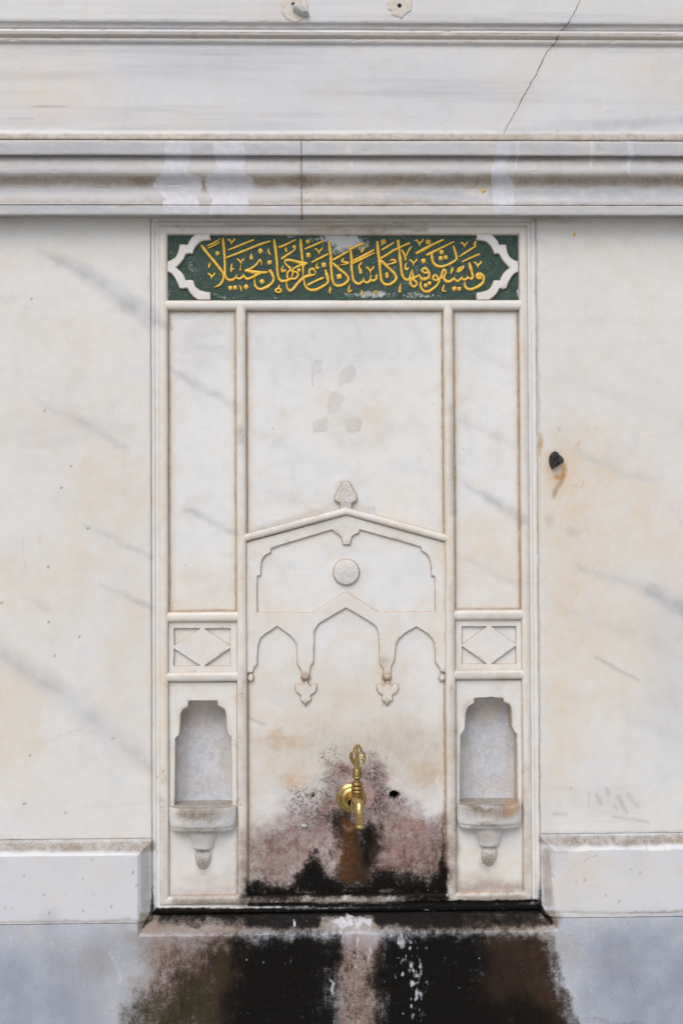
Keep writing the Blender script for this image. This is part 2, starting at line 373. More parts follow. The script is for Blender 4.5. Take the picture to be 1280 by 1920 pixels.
def resample(loop, step):
    out = []
    for a, b in zip(loop, loop[1:]+loop[:1]):
        a, b = np.array(a), np.array(b); k = max(1, int(math.ceil(np.linalg.norm(b-a)/step)))
        out += [a+(b-a)*t/k for t in range(k)]
    return np.array(out)
def area2(L): return float(np.sum(L[:, 0]*np.roll(L[:, 1], -1)-np.roll(L[:, 0], -1)*L[:, 1]))
def inside(pts, loops):
    r = np.zeros(len(pts), bool); x, y = pts[:, 0], pts[:, 1]
    for L in loops:
        A = L; B = np.roll(L, -1, 0)
        for (ax, ay), (bx, by) in zip(A, B):
            if ay == by: continue
            r ^= ((ay > y) != (by > y)) & (x < (bx-ax)*(y-ay)/(by-ay)+ax)
    return r
def plate(name, loops, d_top, d_bot, mat, parent, bev=.0015, step=.006, lstep=.004, soil=.4, dome=0, pit=0, extra_soil=0, ero=.0006):
    """a raised stone plate with the outline loops[0] (photo pixels) and holes loops[1:]"""
    Ls = []
    for i, lp in enumerate(loops):
        x, z = unp([p[0] for p in lp], [p[1] for p in lp], d_top)
        L = resample(list(map(tuple, np.stack([x, z], 1))), lstep)
        if (area2(L) > 0) != (i == 0): L = L[::-1]
        if ero: L = L+ero*np.stack([fbm(L[:, 0]*150, L[:, 1]*150, 21+i)-.5, fbm(L[:, 0]*150, L[:, 1]*150, 63+i)-.5], 1)*2
        Ls.append(L)
    V = []; faces = []; so = []
    inner = []
    for L in Ls:
        a = L-np.roll(L, 1, 0); b = np.roll(L, -1, 0)-L
        na = np.stack([-a[:, 1], a[:, 0]], 1)/(np.linalg.norm(a, axis=1)[:, None]+1e-12)
        nb = np.stack([-b[:, 1], b[:, 0]], 1)/(np.linalg.norm(b, axis=1)[:, None]+1e-12)
        m = na+nb; m = m/np.maximum((m*m).sum(1), .5)[:, None]*2
        rings = [(0, d_bot, 1.6), (0, d_top-bev, 1.6), (.3, d_top-bev*.45, 1.3), (1.0, d_top, .3)]
        base = len(V); n = len(L)
        for f, dd, sv in rings:
            p = L+m*bev*f
            for q in p: V.append((q[0], -dd, q[1])); so.append(soil*sv)
        for r in range(3):
            for i in range(n):
                j = (i+1) % n
                faces.append([base+r*n+i, base+r*n+j, base+(r+1)*n+j, base+(r+1)*n+i])
        inner.append(L+m*bev)
    allp = np.vstack(inner)
    mn, mx = allp.min(0), allp.max(0)
    gx, gz = np.meshgrid(np.arange(mn[0]+step/2, mx[0], step), np.arange(mn[1]+step/2, mx[1], step))
    G = np.stack([gx.ravel(), gz.ravel()], 1)
    G = G+(np.stack([vnoise(G[:, 0]*997, G[:, 1]*997, 1), vnoise(G[:, 0]*997, G[:, 1]*997, 2)], 1)-.5)*step*.3
    G = G[inside(G, inner)]
    if len(G):
        dmin = np.full(len(G), 1e9)
        for L in inner:
            for k in range(0, len(L), 64):
                c = L[k:k+64]; dmin = np.minimum(dmin, np.min(np.hypot(G[:, None, 0]-c[None, :, 0], G[:, None, 1]-c[None, :, 1]), 1))
        G = G[dmin > step*.45]
    vs = [Vector(p) for p in allp]+[Vector(p) for p in G]; es = []; o = 0
    for L in inner:
        es += [(o+i, o+(i+1) % len(L)) for i in range(len(L))]; o += len(L)
    vo, _, fo, *_ = delaunay_2d_cdt(vs, es, [], 0, 1e-7)
    vo = np.array([tuple(v) for v in vo]); fo = [f for f in fo]
    cen = np.array([vo[list(f)].mean(0) for f in fo]); ok = inside(cen, inner)
    base = len(V)
    for p in vo:
        dd = d_top
        if dome:
            c = (mn+mx)/2; r = np.hypot(*((p-c)/((mx-mn)/2))); dd += dome*max(0, 1-r*r)
        V.append((p[0], -dd-.0004*(fbm(np.array([p[0]*14]), np.array([p[1]*14]), 12)[0]-.5)*(1 if step < .02 else 0), p[1])); so.append(extra_soil)
    faces += [[base+i for i in f] for f, k in zip(fo, ok) if k]
    ex = {'soil': np.array(so)*.85, 'rust': np.array(so)*.5, 'warm': np.full(len(V), .18)}
    if pit: ex['pit'] = np.full(len(V), pit)
    return mesh_obj(name, np.array(V), faces, mat, parent, 50, ex, merge=True)

def lathe(name, c, axis, prof, mat, parent=None, seg=40, half=False, squash=1.0, extra=None, stains=False, smooth=40, tilt=0):
    """prof: (radius, position along axis). axis 'y' (towards the camera) or 'z' (up)"""
    V = []; K = len(prof); A = seg+1 if half else seg
    for k in range(A):
        a = math.pi*k/seg if half else 2*math.pi*k/seg
        for r, h in prof:
            if axis == 'y': V.append((c[0]+r*math.cos(a), c[1]-h, c[2]+r*math.sin(a)))
            else: V.append((c[0]+r*math.cos(a), c[1]-r*squash*math.sin(a), c[2]+h))
    q = []
    for k in range(A-1 if half else A):
        j = (k+1) % A
        for i in range(K-1): q.append([k*K+i, j*K+i, j*K+i+1, k*K+i+1])
    V = np.array(V)
    ex = {k: np.full(len(V), v) for k, v in (extra or {}).items()}
    return mesh_obj(name, V, q, mat, parent, smooth, ex, stains, merge=True)

def tube_mesh(pts, rad, seg=16, flat=1.0):
    P = [np.array(p, float) for p in pts]; n = len(P); V = []; q = []
    prev = None
    for i in range(n):
        t = P[min(i+1, n-1)]-P[max(i-1, 0)]; t /= np.linalg.norm(t)
        a = np.array([1., 0, 0]) if prev is None else prev
        if abs(t@a) > .95: a = np.array([0, 1., 0])
        u = a-t*(a@t); u /= np.linalg.norm(u); v = np.cross(t, u); prev = u
        r = rad[i] if hasattr(rad, '__len__') else rad
        for k in range(seg):
            th = 2*math.pi*k/seg; off = u*math.cos(th)*r+v*math.sin(th)*r
            off[1] *= flat; V.append(P[i]+off)
    for i in range(n-1):
        for k in range(seg):
            j = (k+1) % seg; q.append([i*seg+k, i*seg+j, (i+1)*seg+j, (i+1)*seg+k])
    q.append(list(range(seg))[::-1]); q.append([(n-1)*seg+k for k in range(seg)])
    return V, q
def smooth_path(pts, n=6, closed=False):
    P = [np.array(p, float) for p in pts]; out = []; m = len(P)
    for i in range(m if closed else m-1):
        if closed: p0, p1, p2, p3 = P[i-1], P[i], P[(i+1) % m], P[(i+2) % m]
        else: p0, p1, p2, p3 = P[max(i-1, 0)], P[i], P[i+1], P[min(i+2, m-1)]
        for k in range(n):
            t = k/n; out.append(.5*((2*p1)+(p2-p0)*t+(2*p0-5*p1+4*p2-p3)*t*t+(3*p1-p0-3*p2+p3)*t**3))
    if not closed: out.append(P[-1])
    return out
def join(parts):
    V, q = [], []
    for v, f in parts:
        o = len(V); V += list(v); q += [[o+i for i in x] for x in f]
    return np.array(V), q
# ------------------------------------------------------------------ veins, stains and wear, each with its own traced shape
for p, s, f in [
    ([(75, 470, 3), (140, 500, 7), (215, 548, 11), (284, 596, 14)], .62, 12), ([(286, 597, 7), (318, 614, 7)], .8, 6),
    ([(318, 690, 2), (380, 728, 5), (440, 762, 5)], .5, 8), ([(465, 800, 3), (560, 850, 7), (640, 880, 4)], .14, 14),
    ([(75, 755, 2), (150, 790, 5), (232, 838, 4)], .34, 9), ([(160, 985, 1.5), (215, 1010, 4), (284, 1045, 3)], .5, 7),
    ([(190, 1095, 1.5), (240, 1120, 4), (284, 1140, 3)], .5, 7), ([(45, 1118, 3), (95, 1142, 3)], .25, 7),
    ([(-40, 1200, 10), (0, 1225, 11), (60, 1262, 12), (130, 1310, 14), (200, 1370, 15), (284, 1440, 7)], .40, 22),
    ([(180, 465, 3), (284, 496, 4)], .16, 12), ([(0, 690, 6), (120, 720, 10), (284, 690, 6)], .10, 30),
    ([(95, 1728, 12), (115, 1800, 14), (150, 1870, 18), (185, 1925, 18)], .55, 22),
    ([(350, 955, 2), (400, 980, 4), (442, 1002, 3)], .55, 7), ([(870, 905, 2), (920, 935, 4), (976, 972, 7)], .62, 8),
    ([(856, 1040, 2), (910, 1065, 3), (978, 1102, 4)], .3, 9), ([(856, 785, 2), (975, 838, 4)], .22, 12),
    ([(465, 1345, 3), (497, 1359, 3)], .5, 5), ([(462, 905, 2), (520, 925, 4), (600, 960, 3)], .14, 10),
    ([(855, 640, 3), (975, 700, 5)], .14, 14),
    ([(1075, 840, 2), (1150, 880, 5), (1225, 902, 3)], .34, 11), ([(1085, 1062, 2), (1190, 1096, 5), (1240, 1117, 9), (1300, 1150, 13)], .65, 14),
    ([(1115, 1232, 1.5), (1150, 1253, 4), (1195, 1275, 2)], .62, 6), ([(1060, 700, 5), (1200, 760, 8), (1300, 800, 6)], .12, 24),
    ([(1180, 1340, 5), (1300, 1400, 9)], .2, 22), ([(1020, 1120, 4), (1200, 1200, 8), (1290, 1240, 5)], .15, 20),
    ([(58, 200, .6), (95, 200, 1.3), (132, 199, .6)], .95, 2.5), ([(0, 222, .8), (65, 222, 1.2)], .6, 3), ([(365, 103, .8), (465, 101, 1.2)], .5, 3),
    ([(930, 249, 2), (1080, 238, 6), (1180, 231, 6), (1300, 225, 5)], .5, 8), ([(950, 25, .8), (1060, 26, 1.2), (1130, 31, 1)], .55, 3.5),
    ([(0, 104, 5), (150, 100, 3)], .25, 10), ([(1030, 172, .8), (1062, 172, .8)], .55, 2.5), ([(1050, 220, 1), (1072, 220, 1)], .75, 2.5), ([(1135, 208, 1), (1160, 207, 1)], .5, 2.5),
    ([(300, 40, 1), (330, 36, 1)], .4, 3), ([(660, 193, 1), (690, 193, 1)], .35, 3), ([(1100, 186, 1), (1125, 186, 1)], .4, 3)]:
    line('vein', [(x, y, w*(1.5 if f >= 7 else 1)) for x, y, w in p], s*(.92 if f >= 7 else .95), f*(2.0 if f >= 7 else 1), 5 if f >= 7 else 2)
    if f >= 7: line('vein', [(x+2, y+4, w*.25) for x, y, w in p], s*.45, f*.7, 6)
# warm (iron tinted) and cool zones of the stone
for cx, cy, rx, ry, s, r in [
    (1090, 1010, 70, 200, .42, 8), (1130, 1230, 110, 130, .26, 0), (1040, 880, 40, 90, .42, 0), (1190, 960, 80, 90, .22, 0), (1050, 1330, 50, 130, .26, 0),
    (1020, 1480, 30, 60, .25, 0), (200, 930, 80, 70, .26, 0), (90, 790, 90, 60, .18, 20), (130, 600, 120, 70, .10, 0), (90, 1100, 100, 90, .16, 0), (240, 1240, 60, 120, .16, 0),
    (20, 1330, 50, 110, .30, 0), (250, 1000, 40, 140, .18, 0), (520, 1390, 46, 18, .60, -8), (548, 1462, 30, 22, .70, 20), (803, 1452, 30, 20, .60, 10), (480, 1300, 40, 60, .22, 0),
    (700, 800, 60, 50, .16, 0), (640, 1010, 160, 26, .20, 0), (500, 1180, 30, 60, .25, 0), (800, 1180, 30, 60, .28, 0), (650, 1140, 50, 30, .28, 0), (830, 1010, 14, 60, .25, 0),
    (906, 1230, 70, 40, .16, 0), (380, 1215, 60, 40, .26, 0), (350, 1130, 60, 30, .26, 0), (920, 1100, 60, 90, .20, 0), (300, 850, 12, 200, .25, 0), (300, 1300, 12, 250, .25, 0), (840, 900, 14, 260, .35, 0),
    (560, 1240, 30, 60, .25, 0), (725, 1240, 30, 60, .28, 0), (80, 130, 120, 60, .14, 0), (60, 200, 80, 50, .18, 0), (960, 170, 30, 60, .18, 0), (1240, 140, 60, 90, .14, 0), (690, 355, 60, 12, .4, 0), (600, 357, 40, 10, .4, 0),
    (1090, 450, 110, 60, .14, 0), (1230, 700, 70, 120, .10, 0), (1080, 1630, 60, 50, .25, 0), (100, 1640, 120, 40, .10, 0), (900, 1640, 50, 40, .22, 0), (370, 1560, 50, 16, .25, 0)]:
    blob('warm', cx, cy, rx, ry, s, r, 18)
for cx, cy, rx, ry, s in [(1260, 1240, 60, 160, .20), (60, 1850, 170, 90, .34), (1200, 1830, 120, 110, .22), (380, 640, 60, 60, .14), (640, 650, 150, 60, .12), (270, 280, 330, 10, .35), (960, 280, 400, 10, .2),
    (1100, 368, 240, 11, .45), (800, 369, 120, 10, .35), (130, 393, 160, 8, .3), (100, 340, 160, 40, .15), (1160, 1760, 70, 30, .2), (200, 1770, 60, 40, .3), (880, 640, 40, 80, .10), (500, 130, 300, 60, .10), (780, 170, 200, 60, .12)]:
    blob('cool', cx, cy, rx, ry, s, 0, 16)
# dirt on ledges and mouldings
line('soil', [(-80, 257, 6), (400, 257, 6), (800, 257, 7), (1360, 258, 7)], .50, 8, 2)
line('soil', [(-80, 262, .8), (1360, 262, .8)], .75, 3, 1.5); line('moss', [(1040, 259, 2), (1200, 258, 4), (1290, 260, 3)], .22, 8, 4); line('moss', [(0, 260, 1.5), (330, 259, 2)], .16, 6, 4)
line('soil', [(-80, 48, 2.5), (640, 50, 2.5), (1360, 53, 2.5)], .45, 6, 1.5); line('soil', [(-80, 67, 5), (640, 68, 5), (1360, 72, 5)], .34, 7, 2)
line('soil', [(-80, 59, .5), (640, 60.5, .5), (1360, 63, .5)], .6, 3, 1); line('soil', [(-80, 75, .5), (640, 77.5, .5), (1360, 81, .5)], .75, 3, 1); line('soil', [(-80, 82, .5), (640, 85, .5), (1360, 89, .5)], .6, 3, 1)
line('soil', [(-80, 336, 9), (300, 338, 11), (640, 338, 9), (1360, 338, 12)], .52, 16, 4); line('soil', [(640, 345, 5), (960, 343, 6), (1360, 342, 8)], .22, 12, 4)
blob('soil', 268, 341, 26, 12, .80, 0, 4); blob('soil', 500, 341, 26, 10, .55, 0, 4); blob('soil', 567, 340, 24, 13, .95, 0, 4); blob('black', 566, 341, 9, 8, .24, 0, 4); blob('soil', 384, 348, 7, 12, .8, 0, 2)
line('soil', [(-80, 303, 5), (1360, 303, 5)], .32, 14, 3); line('soil', [(-80, 376, 5), (560, 376, 5), (800, 378, 3)], .42, 12, 4); line('soil', [(560, 378, 5), (700, 376, 7), (860, 379, 4)], .35, 10, 4)
line('soil', [(-80, 292, .8), (1360, 293, .8)], .8, 3, 1); line('soil', [(-80, 385, .8), (1360, 385, .8)], .8, 3.5, 1); line('soil', [(940, 299, 1.5), (1080, 299, 2)], .5, 5, 3)
line('soil', [(565, 262, .8), (565, 404, .8)], .9, 4, 1); line('rust', [(564, 296, 1), (564, 320, 1)], .6, 4, 1); line('rust', [(565, 380, 1), (565, 400, 1)], .5, 4, 1)
line('soil', [(-80, 406, 1.5), (1360, 406, 1.5)], .9, 5, 1.5); blob('soil', 1030, 412, 50, 6, .4, 0, 4)
# joints of the wall
line('soil', [(282, 408, .6), (284, 1575, .6)], .5, 4, 1.5); line('rust', [(280, 520, 1), (282, 1500, 1)], .22, 6, 3); line('soil', [(1004.5, 408, .8), (1012, 1560, .8)], .8, 4, 1.5)
line('soil', [(1007, 520, 2), (1010, 800, 2)], .25, 6, 3)
line('soil', [(-60, 1588, 9), (282, 1586, 10)], .48, 9, 2); blob('soil', 250, 1590, 26, 8, .4, 0, 4); blob('soil', 140, 1590, 14, 7, .3, 0, 5)
line('soil', [(1018, 1574, 8), (1150, 1576, 10), (1330, 1572, 9)], .55, 9, 3); blob('soil', 1070, 1582, 40, 9, .45, 0, 4); blob('soil', 1165, 1580, 20, 9, .4, 0, 5)
line('soil', [(272, 1600, 8), (273, 1700, 9)], .26, 8, 2); line('soil', [(1024, 1600, 8), (1026, 1690, 8)], .38, 8, 3); blob('soil', 1048, 1592, 16, 12, .35, 0, 5)
line('soil', [(-60, 1730, 1), (90, 1728, 1.4), (170, 1727, 2), (265, 1724, 1.4)], .62, 5, 3); line('soil', [(1036, 1710, 1), (1180, 1711, 1.2), (1330, 1709, 1.6)], .68, 5, 3); line('soil', [(1180, 1711, 1.6), (1330, 1709, 2)], .6, 4, 3)
line('soil', [(-60, 1577, .7), (282, 1574, .7)], .7, 3, 1); line('soil', [(1014, 1560, .7), (1330, 1557, .7)], .7, 3, 1)
# right slab: hand smears, saw marks, iron rust
for p in [[(1118, 1490, 3), (1126, 1506, 4)], [(1134, 1478, 2), (1140, 1488, 2.5)], [(1158, 1494, 3.5), (1168, 1512, 4), (1174, 1524, 2)], [(1150, 1510, 2), (1156, 1518, 2)], [(1176, 1490, 2), (1196, 1510, 2.5)], [(1150, 1533, 1.5), (1200, 1538, 2.5), (1216, 1543, 1.5)], [(1104, 1486, 1), (1104, 1512, 1)], [(1040, 1525, 3), (1062, 1527, 2)]]:
    line('soil', p, .36, 7, 3)
blob('soil', 1150, 1505, 50, 26, .14, 0, 8)
random.seed(11)
for k in range(46):
    y = 955+k*13.5*random.uniform(.8, 1.2); x = 1010+y*.002
    if y < 1500: line('wash', [(x, y, .5), (x+random.uniform(22, 62), y+random.uniform(-1, 1), .4)], .40, 2.6, 1)
for p in [[(1098, 884, 1), (1102, 892, 1)], [(1113, 884, 1), (1114, 895, 1)], [(1104, 904, 1), (1106, 910, 1)], [(1030, 893, 2), (1031, 897, 2)]]: line('wash', p, .55, 3, 1)
blob('rust', 1012, 832, 5, 20, .75, 0, 3); blob('rust', 1055, 885, 5, 12, .8, 10, 3); blob('rust', 1046, 894, 9, 5, .8, 20, 3); blob('rust', 1035, 880, 18, 26, .3, 0, 5); line('rust', [(1012, 800, 1), (1011, 980, 1)], .3, 4, 2)
line('soil', [(1054, 893, 2), (1050, 905, 5), (1041, 920, 4), (1037, 935, 2.5)], .55, 6, 3); line('soil', [(1046, 801, 1.2), (1049, 808, 1.2)], .6, 3, 1); line('soil', [(1080, 835, 1), (1085, 829, 1)], .5, 3, 1); line('soil', [(1075, 910, 1), (1088, 913, .8), (1094, 902, .8)], .35, 2.5, 1)
blob('soil', 1029, 976, 9, 11, .22, 0, 4); blob('soil', 1074, 998, 14, 10, .2, 0, 5)
# left slab: pin holes, scratches
for x, y in [(84, 769), (133, 874), (116, 914), (166, 991), (92, 1063), (3, 1130), (92, 1167), (149, 1194), (57, 1416), (46, 1507), (124, 1523), (212, 1384), (60, 560), (103, 1230)]:
    PRIMS.append(('speck', 'b', (x, y, 2.0, 1.7, 0), 1.0, 0, 1)); blob('soil', x, y, 2.2, 2.0, .9, 0, 1)
for p in [[(0, 716, .4), (70, 732, .4), (165, 759, .4)], [(85, 745, .3), (50, 820, .3), (25, 880, .3)], [(65, 915, .3), (90, 965, .4), (140, 982, .3)], [(230, 885, .3), (200, 920, .3), (165, 950, .3)]]: line('wash', p, .42, 2.2, 1)
for p in [[(42, 935, .3), (44, 1010, .4), (48, 1065, .3)], [(75, 1000, .3), (76, 1030, .3)]]: line('soil', p, .3, 2.2, 1)
line('soil', [(75, 1395, 1), (110, 1382, 1), (155, 1365, 1)], .18, 4, 2)
for x, y in [(250, 1636), (256, 1660), (209, 1700), (157, 1708), (1070, 1478), (1096, 1650), (1160, 1690), (1200, 1636)]: blob('soil', x, y, 1.8, 3, .75, 0, 1)
line('soil', [(1094, 1615, .6), (1104, 1608, .6), (1120, 1604, .5)], .6, 2.5, 1)
# whitish wash runs on the cornice
area('wash', [(308, 266), (352, 266), (356, 296), (350, 326), (378, 334), (380, 350), (372, 368), (374, 402), (304, 402), (308, 372), (286, 348), (300, 330), (308, 300)], .92, 3.5, 4)
area('wash', [(404, 266), (456, 266), (458, 300), (462, 326), (478, 336), (476, 356), (466, 372), (466, 402), (392, 402), (396, 370), (386, 346), (388, 326), (400, 326), (410, 296)], .92, 3.5, 4)
for x, w, y1 in [(318, 5, 330), (338, 6, 330), (420, 4, 330), (446, 5, 330), (320, 6, 400), (350, 6, 398), (405, 6, 400), (430, 5, 400), (455, 6, 400)]: line('wash', [(x, 270, w), (x+3, y1, w*.6)], .6, 4, 4)
area('wash', [(930, 268), (952, 268), (956, 292), (946, 320), (964, 350), (966, 400), (922, 402), (922, 360), (920, 330), (926, 300)], .80, 4, 4); line('wash', [(924, 296, 2), (922, 326, 1.5)], .5, 3, 2)
line('wash', [(968, 268, 5), (971, 290, 4), (966, 320, 1.5)], .9, 3, 3); line('wash', [(1108, 268, 5), (1110, 286, 4), (1104, 322, 1.5)], .9, 3, 3); line('wash', [(1180, 270, 7), (1182, 292, 6), (1176, 318, 3), (1180, 330, 2)], .9, 3, 3); line('wash', [(1145, 272, 1), (1147, 280, 1)], .5, 3, 1)
line('wash', [(650, 272, 5), (658, 288, 3)], .85, 3, 3); line('wash', [(648, 296, 2), (645, 318, 1.5)], .55, 3, 2); line('wash', [(659, 296, 1.5), (659, 318, 1.2)], .5, 3, 2); blob('wash', 648, 350, 18, 40, .34, 0, 6)
for x in (500, 513, 612, 1008, 40, 75, 120, 180): line('wash', [(x, 270, 1), (x+1, 320, .8)], .38, 4, 2)
for x, w, a, b in [(235, 12, 90, 240), (540, 20, 90, 240), (690, 14, 95, 240), (985, 14, 110, 230), (1035, 12, 100, 220), (1140, 3, 100, 150), (460, 12, 60, 240)]: line('wash', [(x, a, w*.6), (x+2, b, w)], .20, 22, 6)
# carved panel: dirt on frames
line('soil', [(300, 413, 5), (560, 413, 5), (1000, 412, 5)], .10, 6, 2); line('soil', [(560, 432, 4), (640, 430, 6), (720, 430, 6), (800, 430, 3)], .52, 9, 5); line('soil', [(420, 422, 1), (800, 421, 1.5)], .5, 4, 3); line('black', [(585, 421, 1), (720, 422, 1.4)], .20, 4, 3)
line('soil', [(570, 438, 1.4), (760, 438, 1.4)], .4, 4, 3); line('soil', [(330, 423, .5), (345, 432, .5)], .8, 2, 1); line('soil', [(740, 430, .5), (700, 437, .5)], .5, 3, 1)
for p, s in [([(845, 760, 5), (848, 960, 6)], .30), ([(848, 1100, 4), (851, 1250, 6)], .25), ([(848, 1300, 7), (850, 1480, 8)], .24), ([(850, 1500, 8), (851, 1680, 9)], .42), ([(453, 1560, 8), (454, 1690, 9)], .42), ([(452, 800, 4), (450, 830, 5)], .4), ([(454, 1250, 4), (455, 1500, 6)], .2), ([(984, 1480, 4), (988, 1690, 6)], .30), ([(306, 1500, 4), (307, 1690, 6)], .26), ([(985, 600, 2), (992, 1640, 2)], .20), ([(470, 1000, 6), (640, 945, 8), (700, 960, 6)], .26), ([(880, 1152, 8), (970, 1154, 6)], .22), ([(860, 1264, 6), (970, 1266, 8)], .26), ([(340, 1268, 5), (430, 1270, 5)], .2)]:
    line('soil', p, s, 12, 5)
for k in range(26):
    x = random.choice([455, 851, 848, 990, 306]); y = random.uniform(1250, 1680); blob('speck', x+random.uniform(-6, 6), y, 4, 9, .5, 0, 4)
blob('speck', 452, 815, 8, 12, .4, 0, 4); blob('speck', 850, 880, 6, 40, .3, 0, 4); blob('rust', 455, 1083, 4, 5, .3, 0, 2)
line('rust', [(444, 720, 1), (444, 1100, 1)], .2, 5, 2); line('rust', [(834, 620, 1), (836, 1100, 1)], .3, 5, 2); line('rust', [(980, 500, 1), (985, 900, 1)], .18, 6, 2)
# faint lined glue marks on the plain field
g = frame_crop(540, 640, 6.4)
for p in [[(290, 250), (340, 222), (400, 225), (412, 260), (400, 380), (320, 400), (300, 520), (275, 520)], [(615, 380), (700, 295), (760, 270), (815, 320), (820, 380), (760, 490), (660, 520), (615, 550)], [(460, 780), (500, 650), (570, 590), (640, 620), (690, 690), (635, 740), (620, 840), (560, 880), (490, 870)], [(300, 960), (350, 940), (430, 930), (460, 880), (475, 1040), (450, 1090), (320, 1100), (290, 1030)], [(670, 960), (740, 910), (830, 900), (890, 960), (870, 1070), (800, 1110), (710, 1090), (690, 1020)]]:
    area('soil', g(p), .17, 3, 1.5)
for p, w in [([(290, 290), (292, 530)], 10), ([(310, 240), (400, 235)], 12), ([(320, 1078), (450, 1076)], 12), ([(700, 1075), (855, 1072)], 13), ([(300, 980), (312, 1060)], 9), ([(865, 930), (865, 1060)], 10), ([(540, 1012), (640, 1008), (665, 985)], 4), ([(370, 410), (400, 480)], 4)]:
    line('soil', [(*q, w/6.4*.7) for q in g(p)], .20, 2.5, .6)
for (x0, x1, y0, y1) in [(312, 400, 270, 380), (640, 800, 330, 500), (480, 625, 610, 860), (330, 440, 960, 1060), (705, 850, 950, 1060)]:
    for y in range(y0, y1, 24): line('soil', [(*q, .4) for q in g([(x0+random.uniform(-8, 8), y), (x1+random.uniform(-12, 12), y)])], .12, 1.6, .3)
# stained zone round the tap (traced from the crop at 440,1360)
c8 = frame_crop(440, 1360, 3.0476)
area('pink', c8([(60, 560), (180, 520), (300, 430), (440, 370), (520, 300), (570, 220), (690, 180), (780, 210), (850, 300), (960, 420), (1060, 470), (1200, 520), (1210, 960), (60, 960)]), .38, 60, 22)
area('pink', c8([(90, 640), (300, 560), (480, 470), (560, 380), (640, 250), (770, 240), (830, 360), (900, 500), (1080, 520), (1190, 650), (1190, 960), (60, 960)]), .55, 60, 26)
for cx, cy, rx, ry, s in [(1000, 720, 200, 130, .55), (620, 250, 70, 50, .55), (800, 300, 60, 70, .5), (900, 560, 130, 70, .4), (300, 700, 170, 110, .35), (1040, 560, 50, 70, .35), (780, 180, 40, 40, .3), (1150, 620, 50, 120, .35)]:
    (cx, cy), = c8([(cx, cy)]); blob('pink', cx, cy, rx/3.05, ry/3.05, s, 0, 16)
for cx, cy, rx, ry, s in [(1150, 760, 60, 130, .35), (930, 800, 160, 60, .32), (250, 800, 150, 60, .22), (440, 640, 90, 60, .25), (720, 700, 160, 200, .35)]:
    (cx, cy), = c8([(cx, cy)]); blob('soil', cx, cy, rx/3.05, ry/3.05, s, 0, 16)
(bx, by), = c8([(1040, 560)]); blob('rust', bx, by, 14, 14, .12, 0, 8)
for cx, cy, rx, ry, s in [(540, 180, 60, 50, .75), (600, 250, 60, 40, .85), (780, 270, 60, 60, .9), (760, 170, 50, 40, .5), (370, 400, 70, 60, .75), (490, 400, 90, 50, .8), (440, 480, 110, 60, .7), (840, 390, 60, 70, .95), (930, 440, 60, 50, .75), (880, 280, 40, 30, .6), (560, 320, 60, 60, .6), (500, 540, 90, 60, .55), (330, 480, 60, 60, .5), (980, 470, 40, 40, .5), (1150, 640, 50, 110, .5), (820, 480, 50, 90, .8), (280, 640, 130, 60, .3), (1000, 650, 120, 60, .4), (800, 130, 20, 30, .5), (870, 200, 20, 20, .4)]:
    (x, y), = c8([(cx, cy)]); blob('speck', x, y, rx/3.05, ry/3.05, s, 0, 10)
area('brown', c8([(570, 500), (650, 520), (720, 590), (800, 590), (810, 700), (770, 800), (760, 910), (590, 930), (600, 800), (590, 660), (540, 560)]), .62, 30, 12)
line('rust', [(*p, 9) for p in c8([(640, 570), (640, 760), (660, 900)])], .35, 20, 10)
line('black', [(*p, w) for p, w in zip(c8([(560, 500), (575, 560), (590, 640)]), (5, 7, 3))], .50, 16, 8); line('black', [(*p, w) for p, w in zip(c8([(760, 540), (770, 620), (745, 700), (770, 780)]), (5, 10, 9, 6))], .56, 20, 8)
line('brown', [(*p, w) for p, w in zip(c8([(780, 560), (800, 650), (790, 760)]), (6, 10, 10))], .4, 20, 8)
area('black', c8([(60, 905), (140, 905), (300, 920), (360, 880), (420, 800), (450, 740), (480, 760), (520, 860), (570, 890), (620, 935), (760, 925), (800, 860), (860, 830), (940, 880), (1020, 870), (1100, 880), (1170, 860), (1192, 800), (1215, 970), (60, 970)]), .96, 52, 9)
area('brown', c8([(60, 850), (110, 880), (200, 910), (330, 890), (400, 810), (430, 720), (490, 730), (540, 860), (700, 900), (790, 800), (870, 790), (960, 840), (1170, 820), (1215, 970), (60, 970)]), .46, 30, 10)
line('black', [(*p, w) for p, w in zip(c8([(1188, 470), (1190, 640), (1186, 800), (1180, 930)]), (.4, 2, 5, 9))], .85, 9, 4)
line('moss', [(*p, 4) for p in c8([(90, 870), (130, 890), (200, 905)])], .35, 14, 6); line('moss', [(*p, 6) for p in c8([(800, 800), (880, 840), (940, 830)])], .4, 16, 8)
line('wash', [(*p, 5) for p in c8([(690, 790), (735, 870), (700, 910)])], .24, 16, 8); line('wash', [(*p, 5) for p in c8([(570, 830), (585, 910)])], .22, 14, 6); blob('warm', 656, 1553, 22, 8, .50, 0, 6)
line('soil', [(*p, 3) for p in c8([(385, 575), (420, 575)])], .6, 6, 2)
